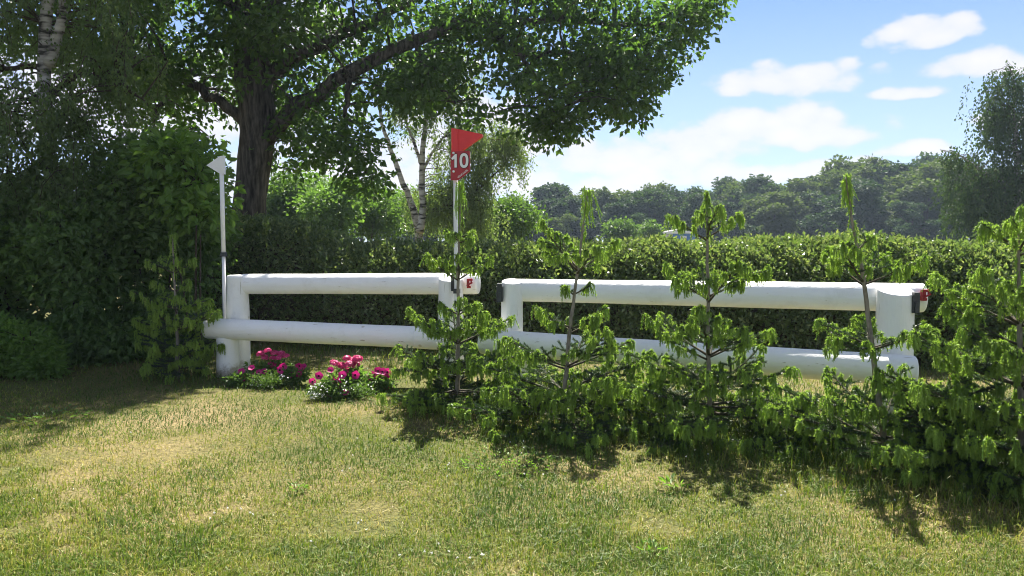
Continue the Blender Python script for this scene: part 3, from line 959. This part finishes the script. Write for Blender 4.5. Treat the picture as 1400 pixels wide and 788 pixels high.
birch('weeping birch with pale upper stem at the far left edge of the lawn', 84, 10.8,
      [([(82, 420), (74, 300), (68, 200), (62, 130), (60, 80), (62, 30), (72, -60), (80, -200), (84, -330)], .13, .04),
       ([(66, 90), (84, 30), (92, -30), (110, -150)], .085, .02),
       ([(62, 92), (40, 90), (0, 96), (-50, 110)], .045, .01),
       ([(66, 130), (110, 100), (160, 110), (200, 140)], .05, .01)],
      [(70, 30, 11.9, 110, 70, .8, 60), (20, 140, 10.6, 70, 60, 1.0, 60), (100, 150, 10.4, 80, 60, 1.0, 80), (130, 90, 10.8, 80, 70, .9, 60), (50, 230, 10.2, 80, 60, .9, 100), (120, 230, 10.2, 60, 50, .8, 60),
       (60, -80, 10.8, 130, 90, 1.6, 110), (90, -200, 10.8, 140, 100, 1.6, 110), (-60, 60, 10.6, 70, 120, 1.2, 70), (170, 60, 10.9, 70, 60, .8, 40), (-20, -40, 10.2, 70, 80, 1, 40), (150, -40, 10.4, 60, 70, .8, 40)],
      .06, 80, .8, dens=.62)
birch('white-stemmed birch with forked trunk behind the hedge, behind the number board', 574, 24,
      [([(572, 322), (568, 295), (556, 262), (545, 235), (534, 205), (526, 180), (518, 150), (512, 120)], .15, .035),
       ([(574, 318, 23.7), (580, 285, 23.9), (576, 240, 24), (578, 200, 24), (583, 160, 24), (590, 110, 24), (592, 70, 24)], .125, .03),
       ([(577, 235), (590, 210), (612, 180), (640, 168)], .056, .015),
       ([(576, 225), (566, 195), (556, 170), (552, 130)], .06, .02),
       ([(582, 290), (620, 278), (660, 255), (690, 225), (712, 195)], .05, .012),
       ([(690, 225), (700, 230), (712, 240)], .02, .006)],
      [(600, 100, 24, 60, 50, 1.2, 90), (560, 130, 24, 40, 50, 1, 40), (640, 185, 24, 55, 28, 1, 70), (690, 185, 24, 34, 22, .8, 40), (630, 255, 24, 50, 40, 1, 90), (600, 270, 24.4, 50, 45, 1, 70), (660, 225, 24, 36, 30, .8, 30), (700, 205, 24, 20, 22, .5, 16), (655, 290, 24, 40, 28, .8, 40)],
      .085, 64, 1.1, spread=.08, dens=1.15, leaf='birch_pale')
birch('tall weeping birch rising above the hedge at the right edge', 1392, 36,
      [([(1392, 320), (1390, 240), (1388, 160), (1384, 100)], .22, .05), ([(1390, 260), (1350, 240), (1310, 210), (1285, 205)], .10, .02), ([(1388, 180), (1420, 130), (1440, 100)], .1, .02)],
      [(1376, 110, 36, 40, 26, 1.6, 80), (1390, 165, 36, 60, 44, 2, 120), (1362, 150, 36, 34, 30, 1.2, 46), (1400, 230, 36, 70, 60, 2.4, 170), (1318, 212, 36, 42, 18, 1.4, 50), (1350, 245, 36, 50, 40, 1.8, 110), (1320, 268, 36, 36, 30, 1.2, 60), (1450, 160, 36, 50, 80, 2, 80), (1380, 290, 36, 70, 20, 2, 60)],
      .15, 44, 2.3, spread=.11, dens=.72, leaf='far_leaf')


def shrub(name, label, cat, base_px, D, ells, mat, n_leaf=70, rad=.16, Lf=.075, Wf=.045, stems=6, group=None, six=False, drop=.25, r0=.02, bark='bark_shrub', up_bias=.8):
    base = gnd(base_px, D)
    t = thing(name, label, cat, base, group)
    cents = np.vstack([ell_points(e[:6], e[6], .35) for e in ells])
    cents = cents[cents[:, 2] > .06]
    g = G(); sp = []
    top = cents[:, 2].max()
    for k in range(stems):
        e = cents[rng.integers(len(cents))] * .8 + base * .2
        e[2] = top * rng.uniform(.55, .85)
        b = base + np.array([rng.normal() * .08, rng.normal() * .08, -.03])
        p = smooth_path([b, b + (e - b) * .4 + [0, 0, .12 * top], e], 10)
        tube(g, p, np.linspace(r0, .007, 10), 6, .5, 0, wob=.05); sp.append(p)
    part('stems', g, M[bark], t)
    sp = np.vstack(sp)
    tw = G()
    for c in cents:
        a = nearest(sp, c)
        tube(tw, twig_path(a, c), [.009, .007, .005, .003], 3, .5, 0, False)
    part('twigs', tw, M[bark], t, 'stuff')
    part('foliage', clump_crown(cents, n_leaf, rad, Lf, Wf, drop, .75, six=six, up_bias=up_bias), M[mat], t, 'stuff')
    return t


# thicket on the left
GT = 'broadleaf shrubs of the thicket left of the hedge'
shrub('hazel_shrub', 'tall dark broadleaf shrub just left of the hedge, behind the lone small spruce', 'shrub', 215, 10.6,
      [(225, 235, 10.7, 75, 50, .8, 70), (200, 300, 10.6, 90, 60, .9, 100), (250, 330, 10.7, 45, 60, .6, 40), (215, 395, 10.5, 80, 40, .7, 24), (225, 455, 10.5, 60, 40, .6, 50), (160, 330, 10.7, 60, 60, .7, 24)], 'shrub_leaf', 80, .2, .088, .062, 8, GT, True)
shrub('hazel_shrub', 'dark broad shrub with a bare crooked stem below the left birch', 'shrub', 110, 10.1,
      [(95, 330, 10.2, 85, 60, .9, 90), (130, 400, 10.0, 60, 40, .7, 22), (130, 465, 9.9, 80, 32, .6, 70), (60, 410, 10.2, 50, 40, .6, 12)], 'shrub_leaf', 80, .2, .085, .058, 8, GT, True)
shrub('hazel_shrub', 'dense dark shrub reaching out of the left edge of the picture', 'shrub', 0, 10.2,
      [(-10, 300, 10.2, 80, 60, .9, 80), (-30, 400, 10.1, 70, 60, .9, 40), (10, 350, 10.3, 50, 40, .6, 36), (-90, 200, 10.2, 90, 120, 1, 80), (10, 460, 10.3, 70, 36, .5, 34)], 'shrub_leaf', 80, .2, .08, .055, 8, GT, True)
shrub('oak_sapling', 'young oak with bright lobed leaves at the left of the white pole', 'sapling', 262, 10.0,
      [(262, 255, 10.1, 36, 55, .4, 20), (278, 285, 9.9, 20, 34, .3, 9), (240, 220, 10.1, 40, 40, .4, 18)], 'bright_leaf', 26, .2, .13, .085, 3, None, True)
shrub('leafy_bush', 'low light green bush in front of the thicket at the left edge', 'bush', 28, 8.7,
      [(25, 480, 8.7, 46, 36, .42, 75), (-30, 470, 8.8, 50, 46, .5, 50), (55, 500, 8.55, 24, 18, .25, 20)], 'bright_leaf', 66, .1, .065, .042, 6, None, True, r0=.012)

# bushes in the field beyond the hedge
GB = 'bushes in the field beyond the hedge'
for (px, D, ells, mt, lab) in [
    (395, 30, [(395, 268, 30, 42, 40, 1.2, 70), (375, 300, 29.5, 40, 30, 1, 40)], 'bush_leaf', 'light green bush right of the oak trunk'),
    (455, 28, [(452, 290, 28, 42, 36, 1.2, 80), (470, 265, 28.5, 24, 18, .8, 18)], 'shrub_leaf', 'darker round bush between two paler bushes left of the white-stemmed birch'),
    (512, 31, [(512, 295, 31, 38, 34, 1.2, 70), (498, 268, 31.5, 20, 20, .8, 20)], 'bush_leaf', 'pale bush directly left of the white-stemmed birch'),
    (425, 37, [(425, 275, 37, 60, 30, 1.6, 80)], 'bush_leaf', 'broad pale bush farther back behind the two nearer bushes'),
    (560, 38, [(560, 290, 38, 45, 30, 1.6, 60), (540, 280, 38, 30, 24, 1.2, 30), (622, 296, 39, 40, 26, 1.4, 50)], 'shrub_leaf', 'wide dark bush behind the foot of the white-stemmed birch'),
    (692, 32, [(690, 302, 32, 50, 27, 1.5, 100), (700, 288, 32, 26, 16, .9, 24)], 'bush_leaf', 'rounded pale green bush just right of the number board pole')]:
    shrub('field_bush', lab, 'bush', px, D, ells, mt, 60, .3, .16, .10, 5, GB, False, r0=.05)
for (px, D, ells, mt, lab) in [
    (849, 62, [(849, 316, 62, 19, 12, 1.2, 60)], 'bush_leaf', 'small round bush before the far trees, the larger of two'),
    (891, 66, [(891, 318, 66, 10, 10, .7, 30)], 'bush_leaf', 'tiny round bush before the far trees beside the blue shed')]:
    shrub('field_bush', lab, 'bush', px, D, ells, mt, 50, .4, .24, .16, 5, GB, False, r0=.05)


# ------------------------------------------------------------------ clipped hedge
HEDGE = [(258, 11.7), (330, 11.5), (400, 11.25), (480, 10.95), (640, 10.55), (860, 9.95), (1100, 9.45), (1400, 9.0), (1640, 8.7)]
HTOP = [(240, 294), (262, 290), (330, 289), (380, 292), (420, 304), (455, 318), (480, 325), (560, 327), (640, 325), (720, 321), (820, 326), (930, 322), (1060, 319), (1200, 317), (1330, 320), (1400, 324), (1640, 324)]


def hedge_frames(px):
    D = np.interp(px, [h[0] for h in HEDGE], [h[1] for h in HEDGE])
    py = np.interp(px, [h[0] for h in HTOP], [h[1] for h in HTOP])
    X = (px - 700) / F * D * 1.003
    H = EYE + (HOR - py) / F * D - .15
    return X, D, H


def hedge_surface(px, th, inset=0.):
    """px along the hedge, th 0..pi over the section (0 = front foot, pi = back foot)."""
    X, D, H = hedge_frames(px)
    hw = 1.15 - inset
    c, s = np.cos(th), np.sin(th)
    e = .82
    y = -np.sign(c) * np.abs(c) ** e * hw
    z = np.abs(s) ** e * (H - inset)
    bump = .06 * np.sin(X * 2.1 + 3 * th) + .05 * np.sin(X * 4.7 - 2 * th + 1) + .035 * np.sin(X * 9.3 + 5 * th) + .03 * np.sin(X * 15 + 9 * th)
    ny, nz = -np.sign(c) * np.abs(c) ** (2 - e), np.abs(s) ** (2 - e)
    ln = np.sqrt(ny ** 2 + nz ** 2)
    ny, nz = ny / ln, nz / ln
    P = np.stack([X, D + 1.15 + y + ny * bump * .8, z + nz * bump * .5], -1)
    Nn = np.stack([np.zeros_like(X), ny, nz], -1)
    return P, Nn


def build_hedge():
    t = thing('clipped_hedge', 'long clipped green hedge running behind the white jump, taller at its left end', 'hedge', gnd(860, 10.9))
    pxs = np.linspace(258, 1640, 120); ths = np.linspace(0.0, PI, 25)
    A, B = np.meshgrid(pxs, ths, indexing='ij')
    P, _ = hedge_surface(A, B, .13)
    w = len(ths)
    i = (np.arange(len(pxs) - 1)[:, None] * w + np.arange(w - 1)[None]).ravel()
    T = np.concatenate([np.stack([i, i + w, i + w + 1], 1), np.stack([i, i + w + 1, i + 1], 1)])
    g = G().add(P, T, .5, 0, True)
    for e in (0, len(pxs) - 1):           # close the ends
        r = np.arange(w) + e * w; c = P[e].mean(0)
        g.add(np.vstack([P[e], c]), [(k, k + 1, w) if e else (k + 1, k, w) for k in range(w - 1)], .5, 0)
    part('branch_core', g, M['bark_shrub'], t)
    n = 120000
    px = rng.uniform(250, 1640, n)
    th = np.where(rng.random(n) < .86, rng.uniform(.0, 1.9, n), rng.uniform(1.9, PI, n))
    P, Nn = hedge_surface(px, th)
    P = P + Nn * (rng.normal(size=n) * .045 - .02)[:, None] + rng.normal(size=(n, 3)) * .02
    # left end cap
    m = 9000
    thc = rng.uniform(0, PI, m); rr = np.sqrt(rng.random(m))
    Pc, Nc = hedge_surface(np.full(m, 258.), thc)
    cen = np.array([Pc[0, 0], Pc[:, 1].mean(), .9])
    Pc = cen + (Pc - cen) * rr[:, None] + np.array([-1, 0, 0]) * (rng.normal(size=m) * .05 + .12 * np.sqrt(1 - rr ** 2))[:, None]
    P = np.vstack([P, Pc]); Nn = np.vstack([Nn, np.tile([-1., 0, 0], (m, 1))])
    n = len(P)
    P[:, 2] = np.maximum(P[:, 2], .02)
    ax = nrm(Nn * .5 + rnd_dir(n) * .9 + np.array([0, 0, .25]))
    nr = nrm(Nn * .6 + rnd_dir(n) * .8)
    g = G()
    Lr = rng.uniform(.045, .085, n)
    leaf_faces(g, P, ax, nr, Lr, Lr * .55, rng.random(n) ** 1.4, 0)
    # upright new sprigs over the top
    m = 1500
    px = rng.uniform(258, 1600, m); th = rng.uniform(.9, 2.0, m)
    P0, N0 = hedge_surface(px, th)
    hl = rng.uniform(.04, .13, m)
    dirs = nrm(N0 + [0, 0, .8] + rng.normal(size=(m, 3)) * .35)
    q = 7
    tt = rng.random((m, q))
    PP = (P0[:, None] + dirs[:, None] * (tt * hl[:, None])[..., None]).reshape(-1, 3)
    leaf_faces(g, PP, nrm(np.repeat(dirs, q, 0) * .6 + rnd_dir(m * q)), rnd_dir(m * q), rng.uniform(.035, .065, m * q), .03, rng.uniform(.5, 1, m * q), 0)
    part('foliage', g, M['hedge_leaf'], t, 'stuff')
    # sparse stems at the foot
    g = G()
    for px in np.arange(265, 1600, 17):
        p = float(px + rng.normal() * 5)
        X, D, H = hedge_frames(np.array(p))
        b = np.array([float(X), float(D) + .9 + rng.normal() * .15, -.03])
        tube(g, smooth_path([b, b + [rng.normal() * .05, rng.normal() * .05, .4], b + [rng.normal() * .1, rng.normal() * .1, .9]], 5), np.linspace(.018, .008, 5), 5, .5, 0, False)
    part('stems', g, M['bark_shrub'], t, 'stuff')


build_hedge()


# ------------------------------------------------------------------ far tree line
def far_crown_mesh(seed, kind):
    r = np.random.default_rng(seed)
    cents = []
    # unit tree: height 1, base at the origin
    n_l = 16
    for k in range(n_l):
        h = r.uniform(.22, .92)
        wr = .36 * math.sin(PI * min(max((h - .02) / 1.02, 0), 1)) ** .6
        a = r.uniform(0, 2 * PI); rr = wr * r.uniform(.2, 1)
        c = np.array([math.cos(a) * rr, math.sin(a) * rr, h])
        s = r.uniform(.09, .16)
        u = r.normal(size=(26, 3)); u /= np.linalg.norm(u, axis=1, keepdims=True)
        cents.append(c + u * s * r.uniform(.5, 1, (26, 1)) * [1, 1, .75])
    cents = np.vstack(cents)
    return clump_crown(cents, 17, .028, .040, .030, .1, .7, cl_tint=.6)


def build_far_trees():
    crowns = [far_crown_mesh(100 + k, k).mesh('crown', [M[('far_leaf', 'far_leaf_dark', 'far_leaf_olive')[k % 3]]]) for k in range(9)]
    g = G(); tube(g, [(0, 0, -.02), (.004, 0, .25), (-.006, .004, .5), (0, 0, .8)], [.03, .024, .017, .006], 8)
    for a, z in ((0.4, .35), (2.2, .42), (4.1, .5), (5.3, .38)):
        tube(g, [(0, 0, z), (math.cos(a) * .12, math.sin(a) * .12, z + .14), (math.cos(a) * .2, math.sin(a) * .2, z + .26)], [.012, .008, .003], 5)
    trunk = g.mesh('trunk', [M['bark_oak']])
    prof = [(520, 262), (600, 268), (660, 282), (700, 268), (745, 256), (780, 252), (830, 262), (870, 256), (900, 254), (940, 260), (985, 257), (1020, 250), (1060, 246), (1110, 240), (1150, 236), (1190, 222), (1230, 220), (1270, 222), (1320, 232), (1400, 230), (1560, 236)]
    px = 500.0
    k = 0
    rows = []
    while px < 1560:
        for row, (D, sc_) in enumerate(((118, 1.0), (106, .80), (99, .5))):
            p = px + rng.normal() * 6 + row * 11
            D_ = D + rng.normal() * 3
            top = np.interp(p, [q[0] for q in prof], [q[1] for q in prof]) + rng.normal() * 5
            h = (EYE + (HOR - top) / F * D_) * sc_ * (1 if row == 0 else rng.uniform(.85, 1.15))
            if row == 2 and (rng.random() < .35 or 880 < p < 985): continue
            rows.append((p, D_, h, row))
        px += 25
    labels = ['tall hazy broadleaf tree in the back rank of the far wood', 'mid-height hazy broadleaf tree in the middle rank of the far wood', 'low bushy tree at the front foot of the far wood']
    for (p, D_, h, row) in rows:
        loc = gnd(p, D_)
        t = thing('broadleaf_tree', labels[row], 'tree', loc, ['back rank of the far wood', 'middle rank of the far wood', 'front rank of the far wood'][row])
        t.rotation_euler[2] = rng.uniform(0, 6.28)
        wd = rng.uniform(.95, 1.35) * (1.25 if row else 1)
        t.scale = (h * wd, h * wd, h * 1.04)
        for nm, me in (('trunk', trunk), ('crown', crowns[int(rng.integers(9))])):
            o = bpy.data.objects.new(nm, me); o.parent = t; C.objects.link(o)
            if nm == 'crown': o['kind'] = 'stuff'
        k += 1
    # little blue and white shed at the foot of the wood
    b = gnd(925, 97)
    t = thing('garden_shed', 'small blue and white shed at the foot of the far trees', 'shed', b)
    g = G(); box(g, b + [.7, 0, 1.05], (2.8, 2.4, 2.1)); part('blue_wall', g, M['blue_wall'], t)
    g = G(); box(g, b + [-1.5, .1, 1.0], (1.6, 2.2, 2.0)); part('white_wall', g, M['white_wall'], t)
    g = G(); prism(g, [(-2.5, 2.05), (2.3, 2.13), (2.3, 2.22), (-.1, 2.6), (-2.5, 2.2)], 2.8, (b, np.array([1., 0, 0]), np.array([0, 0, 1.]), np.array([0, -1., 0]))); part('roof', g, M['white_wall'], t)
    g = G(); box(g, b + [.6, -1.22, .9], (.8, .05, 1.8)); part('door', g, M['white_wall'], t)


build_far_trees()


# ------------------------------------------------------------------ flowers
def petunia_mesh():
    g = G()
    n = 15
    a = np.arange(n) * 2 * PI / n
    rr = .034 * (1 + .10 * np.cos(5 * a))
    V = [[0, 0, -.02]] + [[.009 * math.cos(x), .009 * math.sin(x), -.006] for x in a] + [[r * math.cos(x), r * math.sin(x), .004 + .004 * math.sin(7 * x)] for r, x in zip(rr, a)]
    T0 = [(0, 1 + i, 1 + (i + 1) % n) for i in range(n)]
    T1 = []
    for i in range(n):
        j = (i + 1) % n
        T1 += [(1 + i, 1 + n + i, 1 + n + j), (1 + i, 1 + n + j, 1 + j)]
    g.add(V, T0, .5, 1, True)
    g.add(V, T1, .3, 0, True)
    return g.mesh('bloom', [M['petal_magenta'], M['throat']])


def geranium_mesh():
    g = G()
    u = rnd_dir(34); u[:, 2] = np.abs(u[:, 2]) * .9 - .1
    for d in nrm(u):
        c = d * rng.uniform(.026, .04)
        s = nrm(np.cross(d, [0.3, .2, 1])); w = np.cross(d, s)
        a0 = rng.uniform(0, 6)
        P = np.repeat(c[None], 5, 0)
        ang = a0 + np.arange(5) * 2 * PI / 5
        ax = np.cos(ang)[:, None] * s + np.sin(ang)[:, None] * w + d * .15
        leaf_faces(g, P, ax, np.repeat(d[None], 5, 0), .022, .017, rng.random(5), 0, fold=.05)
    return g.mesh('flower_head', [M['petal_pink']])


def small_bloom(g, P, s=.0095):
    n = len(P)
    nr = nrm(rnd_dir(n) * .6 + [0, -.7, .7])
    for k in range(4):
        a = k * PI / 2 + rng.uniform(0, .5)
        s0 = nrm(np.cross(nr, [.1, .2, 1.])); w0 = np.cross(nr, s0)
        leaf_faces(g, P, np.cos(a) * s0 + np.sin(a) * w0, nr, s, s * .85, rng.random(n), 0, fold=.02)


from mathutils import Vector as Vec, Matrix as Mat
PET = petunia_mesh(); GER = [geranium_mesh() for _ in range(3)]


def flower_plant(name, label, cat, px, D, foliage, blooms, bloom_mesh, bname, group=None, leaf=.045, mat='shrub_leaf', white=None):
    base = gnd(px, D)
    t = thing(name, label, cat, base, group)
    cents = np.vstack([ell_points(e[:6], e[6], .2) for e in foliage]); cents = cents[cents[:, 2] > .02]
    st = G()
    for c in cents[:: max(1, len(cents) // 24)]:
        tube(st, twig_path(base + [0, 0, -.01], c), [.004, .0035, .003, .002], 4, .5, 0, False)
    bl = []
    for (bx, by, *dd) in blooms:
        p = at(bx, by, D + (dd[0] if dd else 0) - .04 + rng.normal() * .03)
        tube(st, twig_path(np.array([base[0] * .4 + p[0] * .6, base[1] * .4 + p[1] * .6, max(p[2] - .16, .01)]), p - [0, 0, .01]), [.0035, .003, .003, .0025], 4, .5, 0, False)
        bl.append(p)
    part('stems', st, M['bush_leaf'], t)
    part('foliage', clump_crown(cents, 22, .035, leaf, leaf * .62, .1, .7, six=True), M[mat], t, 'stuff')
    for p in bl:
        me = bloom_mesh[rng.integers(len(bloom_mesh))] if isinstance(bloom_mesh, list) else bloom_mesh
        o = bpy.data.objects.new(bname, me); o.parent = t
        o.location = Vec(p - base)
        d = Vec((rng.normal() * .35, -1 + rng.normal() * .2, .55 + rng.normal() * .3)) if bname == 'bloom' else Vec((rng.normal() * .2, -.25, 1))
        o.rotation_euler = d.to_track_quat('Z', 'Y').to_euler()
        s = rng.uniform(.95, 1.3); o.scale = (s, s, s) if bname == 'bloom' else (s, s, s * .7)
        C.objects.link(o)
    if white is not None:
        g = G(); P = np.vstack([ell_points(e[:6], e[6], .6) for e in white]); P = P[P[:, 2] > .02]
        small_bloom(g, P); part('small_blossoms', g, M['petal_white'], t, 'stuff')
    return t


def J(pts, s=2):
    return [(x + rng.normal() * s, y + rng.normal() * s * .6) for x, y in pts]


flower_plant('geranium', 'pink geranium in full head behind the purple flowers next to the left post', 'geranium', 372, 8.35, [(370, 508, 8.35, 34, 14, .14, 44)],
             [(356, 484), (366, 480), (375, 483), (384, 484), (362, 489), (373, 490), (381, 490), (391, 487), (372, 499)], GER, 'flower_head', 'geraniums under the left jump', .05)
flower_plant('petunia', 'magenta petunia at the foot of the left support post', 'petunia', 330, 8.2, [(335, 520, 8.2, 24, 10, .12, 34)],
             [(330, 508), (332, 518), (344, 503), (346, 514), (354, 509), (319, 519), (361, 508)], PET, 'bloom', 'petunias under the left jump')
flower_plant('petunia', 'magenta petunia right of the left geranium', 'petunia', 400, 8.2, [(400, 515, 8.2, 20, 12, .12, 32)],
             [(383, 506), (409, 501), (415, 501), (398, 512), (409, 512), (387, 502), (412, 504)], PET, 'bloom', 'petunias under the left jump')
flower_plant('bacopa', 'green bacopa with few white blossoms below the left geranium', 'bacopa', 366, 8.0, [(366, 520, 8.0, 28, 11, .14, 50)], [], PET, 'bloom', 'white bacopas under the left jump', .02, 'bush_leaf', [(355, 524, 8.0, 20, 8, .1, 12), (385, 515, 8.0, 10, 6, .1, 8)])
flower_plant('geranium', 'pink geranium in the middle clump under the lower rail', 'geranium', 478, 7.75, [(478, 520, 7.75, 28, 18, .14, 44)],
             [(457, 497), (474, 490), (482, 493), (489, 491), (470, 502), (478, 498), (486, 499), (474, 508), (468, 500)], GER, 'flower_head', 'geraniums under the left jump', .05)
flower_plant('petunia', 'magenta petunia among white blossoms in the middle clump', 'petunia', 455, 7.5, [(458, 528, 7.5, 30, 14, .14, 34)],
             [(452, 506), (436, 514), (427, 522), (457, 518), (464, 527), (456, 525), (451, 540), (445, 537), (486, 513), (468, 513), (473, 537), (460, 522)], PET, 'bloom', 'petunias under the left jump')
flower_plant('bacopa', 'bacopa covered in white blossoms at the front of the middle clump', 'bacopa', 440, 7.35, [(438, 536, 7.4, 20, 12, .12, 40), (490, 535, 7.45, 24, 12, .12, 40)], [], PET, 'bloom', 'white bacopas under the left jump', .02, 'bush_leaf', [(436, 534, 7.32, 16, 12, .08, 52), (470, 525, 7.4, 24, 14, .1, 16), (496, 532, 7.4, 22, 10, .1, 10), (428, 540, 7.32, 8, 7, .05, 16)])
flower_plant('petunia', 'deep magenta petunia beside the spruce at the red number board', 'petunia', 520, 7.8, [(520, 522, 7.8, 18, 14, .1, 30)],
             [(511, 512), (517, 507), (523, 508), (529, 509), (508, 517), (517, 520), (521, 514), (525, 525), (529, 528), (532, 512)], PET, 'bloom', 'petunias under the left jump')


# ------------------------------------------------------------------ grass
def vnoise(x, y, s, seed):
    r = np.random.default_rng(seed); N_ = 256
    tab = r.random((N_, N_))
    x, y = x / s, y / s
    i, j = np.floor(x).astype(int), np.floor(y).astype(int)
    u, v = x - i, y - j
    u, v = u * u * (3 - 2 * u), v * v * (3 - 2 * v)
    f = lambda a, b: tab[a % N_, b % N_]
    return f(i, j) * (1 - u) * (1 - v) + f(i + 1, j) * u * (1 - v) + f(i, j + 1) * (1 - u) * v + f(i + 1, j + 1) * u * v


def ground_z(X, Y):
    return (np.sin(X * .9 + 1) * np.cos(Y * .7) * .018 + np.sin(X * 2.3 + Y * 1.7) * .008) * (np.abs(X) < 15) * (Y > 1) * (Y < 22)


def dryness(X, Y):
    d = .42 * vnoise(X, Y, 1.1, 1) + .32 * vnoise(X, Y, .42, 2) + .26 * vnoise(X, Y, .15, 3)
    for px, py, r, a in ((165, 618, .55, .24), (100, 640, .35, .16), (540, 722, .3, .12), (945, 725, .35, .14), (30, 730, .3, .12), (400, 760, .8, -.1), (760, 700, .5, -.08), (700, 640, .4, -.12)):
        c = gnd(px, EYE * F / (py - HOR))
        d = d + a * np.exp(-((X - c[0]) ** 2 + (Y - c[1]) ** 2) / r ** 2)
    return d


def blades(g, X, Y, Hh, Wd, tint, lean=1.0):
    n = len(X)
    P = np.stack([X, Y, ground_z(X, Y) - .004], 1)
    a = rng.uniform(0, 2 * PI, n)
    side = np.stack([np.cos(a), np.sin(a), np.zeros(n)], 1)
    b = rng.uniform(0, 2 * PI, n)
    ld = np.stack([np.cos(b), np.sin(b), np.zeros(n)], 1) * (np.abs(rng.normal(size=n)) * lean)[:, None]
    hz = Hh[:, None]
    mid = P + np.array([0, 0, 1.]) * hz * .55 + ld * hz * .3
    tip = P + np.array([0, 0, 1.]) * hz * (1 - .25 * np.minimum(np.linalg.norm(ld, axis=1), 1.5))[:, None] + ld * hz * .95
    w = Wd[:, None] / 2
    V = np.stack([P - side * w, P + side * w, mid - side * w * .8, mid + side * w * .8, tip], 1).reshape(-1, 3)
    T = (np.array([[0, 1, 3], [0, 3, 2], [2, 3, 4]])[None] + (np.arange(n) * 5)[:, None, None]).reshape(-1, 3)
    g.add(V, T, np.repeat(np.clip(tint, 0, 1), 3), 0)


SPR = [(gnd(243, 8.6), .55), (gnd(625, 7.2), .75), (gnd(768, 6.45), .85), (gnd(970, 6.15), .9), (gnd(1214, 5.4), .9), (gnd(1398, 4.95), 1.05), (gnd(700, 6.9), .5), (gnd(1090, 5.8), .5), (gnd(870, 6.3), .5), (gnd(1300, 5.1), .5)]


def build_grass():
    g = G()
    n = 270000
    d = 1 / rng.uniform(1 / 11.8, 1 / 2.6, n)
    X = rng.uniform(-.80, .80, n) * d * 1.02
    Y = d
    keep = Y < np.interp(X, [-8, -5, 8], [11.8, 11.3, 10.2])
    X, Y = X[keep], Y[keep]
    n = len(X)
    dr = dryness(X, Y)
    near = np.zeros(n)
    for c, r in SPR:
        q = np.hypot((X - c[0]), (Y - c[1]) * 1.0)
        near = np.maximum(near, np.clip(1.35 - q / r, 0, 1))
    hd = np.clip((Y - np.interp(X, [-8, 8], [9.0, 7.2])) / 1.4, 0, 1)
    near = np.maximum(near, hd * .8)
    bare = (dr > .66) & (rng.random(n) < .55)
    X, Y, dr, near = X[~bare], Y[~bare], dr[~bare], near[~bare]
    n = len(X)
    Hh = (.014 + .036 * rng.random(n) ** 2) * (1.25 - .7 * (dr - .5)) + near * rng.random(n) ** 1.4 * .17
    Wd = rng.uniform(.0028, .0050, n) * (1 + .06 * Y)
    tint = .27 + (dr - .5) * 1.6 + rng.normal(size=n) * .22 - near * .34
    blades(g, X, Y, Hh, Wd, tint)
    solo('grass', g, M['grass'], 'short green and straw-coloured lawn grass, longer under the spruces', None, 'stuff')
    # white clover heads
    g = G()
    cl = [(292, 716, 3), (330, 716, 2), (345, 710, 1), (435, 640, 1), (480, 625, 2), (700, 622, 4), (620, 650, 3), (600, 780, 4), (640, 785, 2), (495, 745, 3), (660, 772, 1), (565, 770, 2), (960, 640, 2), (1080, 690, 2), (1240, 700, 2), (470, 650, 2), (420, 755, 1), (160, 590, 1), (25, 690, 1), (85, 685, 1), (740, 660, 2), (910, 640, 1)]
    for (px, py, k) in cl:
        for _ in range(k):
            yy = EYE * F / (py + rng.normal() * 9 - HOR)
            p = gnd(px + rng.normal() * 14, yy); p[2] = .035
            u = rnd_dir(12)
            leaf_faces(g, np.repeat(p[None], 12, 0), u, rnd_dir(12), .008, .005, rng.random(12), 0)
    solo('clover_blossoms', g, M['petal_white'], 'tiny white clover heads scattered in the lawn', None, 'stuff')


build_grass()


def weed(px, py, r, n, L, label, cat='weed', name='broadleaf_weed'):
    D = EYE * F / (py - HOR)
    b = gnd(px, D)
    g = G()
    a = rng.uniform(0, 2 * PI, n); rr = r * np.sqrt(rng.random(n))
    P = np.stack([b[0] + np.cos(a) * rr, b[1] + np.sin(a) * rr, .012 + .03 * rng.random(n)], 1)
    ax = nrm(np.stack([np.cos(a), np.sin(a), .35 + .5 * rng.random(n)], 1) + rng.normal(size=(n, 3)) * .3)
    leaf_faces(g, P, ax, nrm(np.array([0, 0, 1.]) + rng.normal(size=(n, 3)) * .4), L * rng.uniform(.7, 1.2, n), L * .5, rng.random(n), 0, six=True)
    solo(name, g, M['shrub_leaf' if px < 100 else 'bright_leaf'], label, cat, 'stuff' if r > .2 else None, b, None if r > .2 else 'low weeds in the lawn')


weed(400, 678, .05, 22, .035, 'low leafy weed alone in the middle of the sunny lawn')
weed(898, 768, .06, 26, .035, 'low leafy weed at the bottom edge of the lawn, right of centre')
weed(60, 575, .35, 70, .05, 'wide patch of leafy weeds in the shade at the left')
weed(925, 672, .07, 26, .045, 'bright leafy weed in front of the straight forked spruce')
weed(690, 640, .35, 150, .03, 'patch of clover leaves in the lawn before the second spruce', 'clover', 'clover_patch')

# ------------------------------------------------------------------ air
def build_haze():
    mt, N, L = new_mat('haze_air')
    v = N.new('ShaderNodeVolumePrincipled')
    v.inputs['Color'].default_value = (.62, .78, 1.0, 1); v.inputs['Density'].default_value = .0004
    v.inputs['Anisotropy'].default_value = .3
    o = N.new('ShaderNodeOutputMaterial'); L.new(v.outputs[0], o.inputs['Volume'])
    g = G(); box(g, (0, 100, 10.5), (560, 360, 23.0))
    solo('haze', g, mt, None, None, 'stuff')


build_haze()
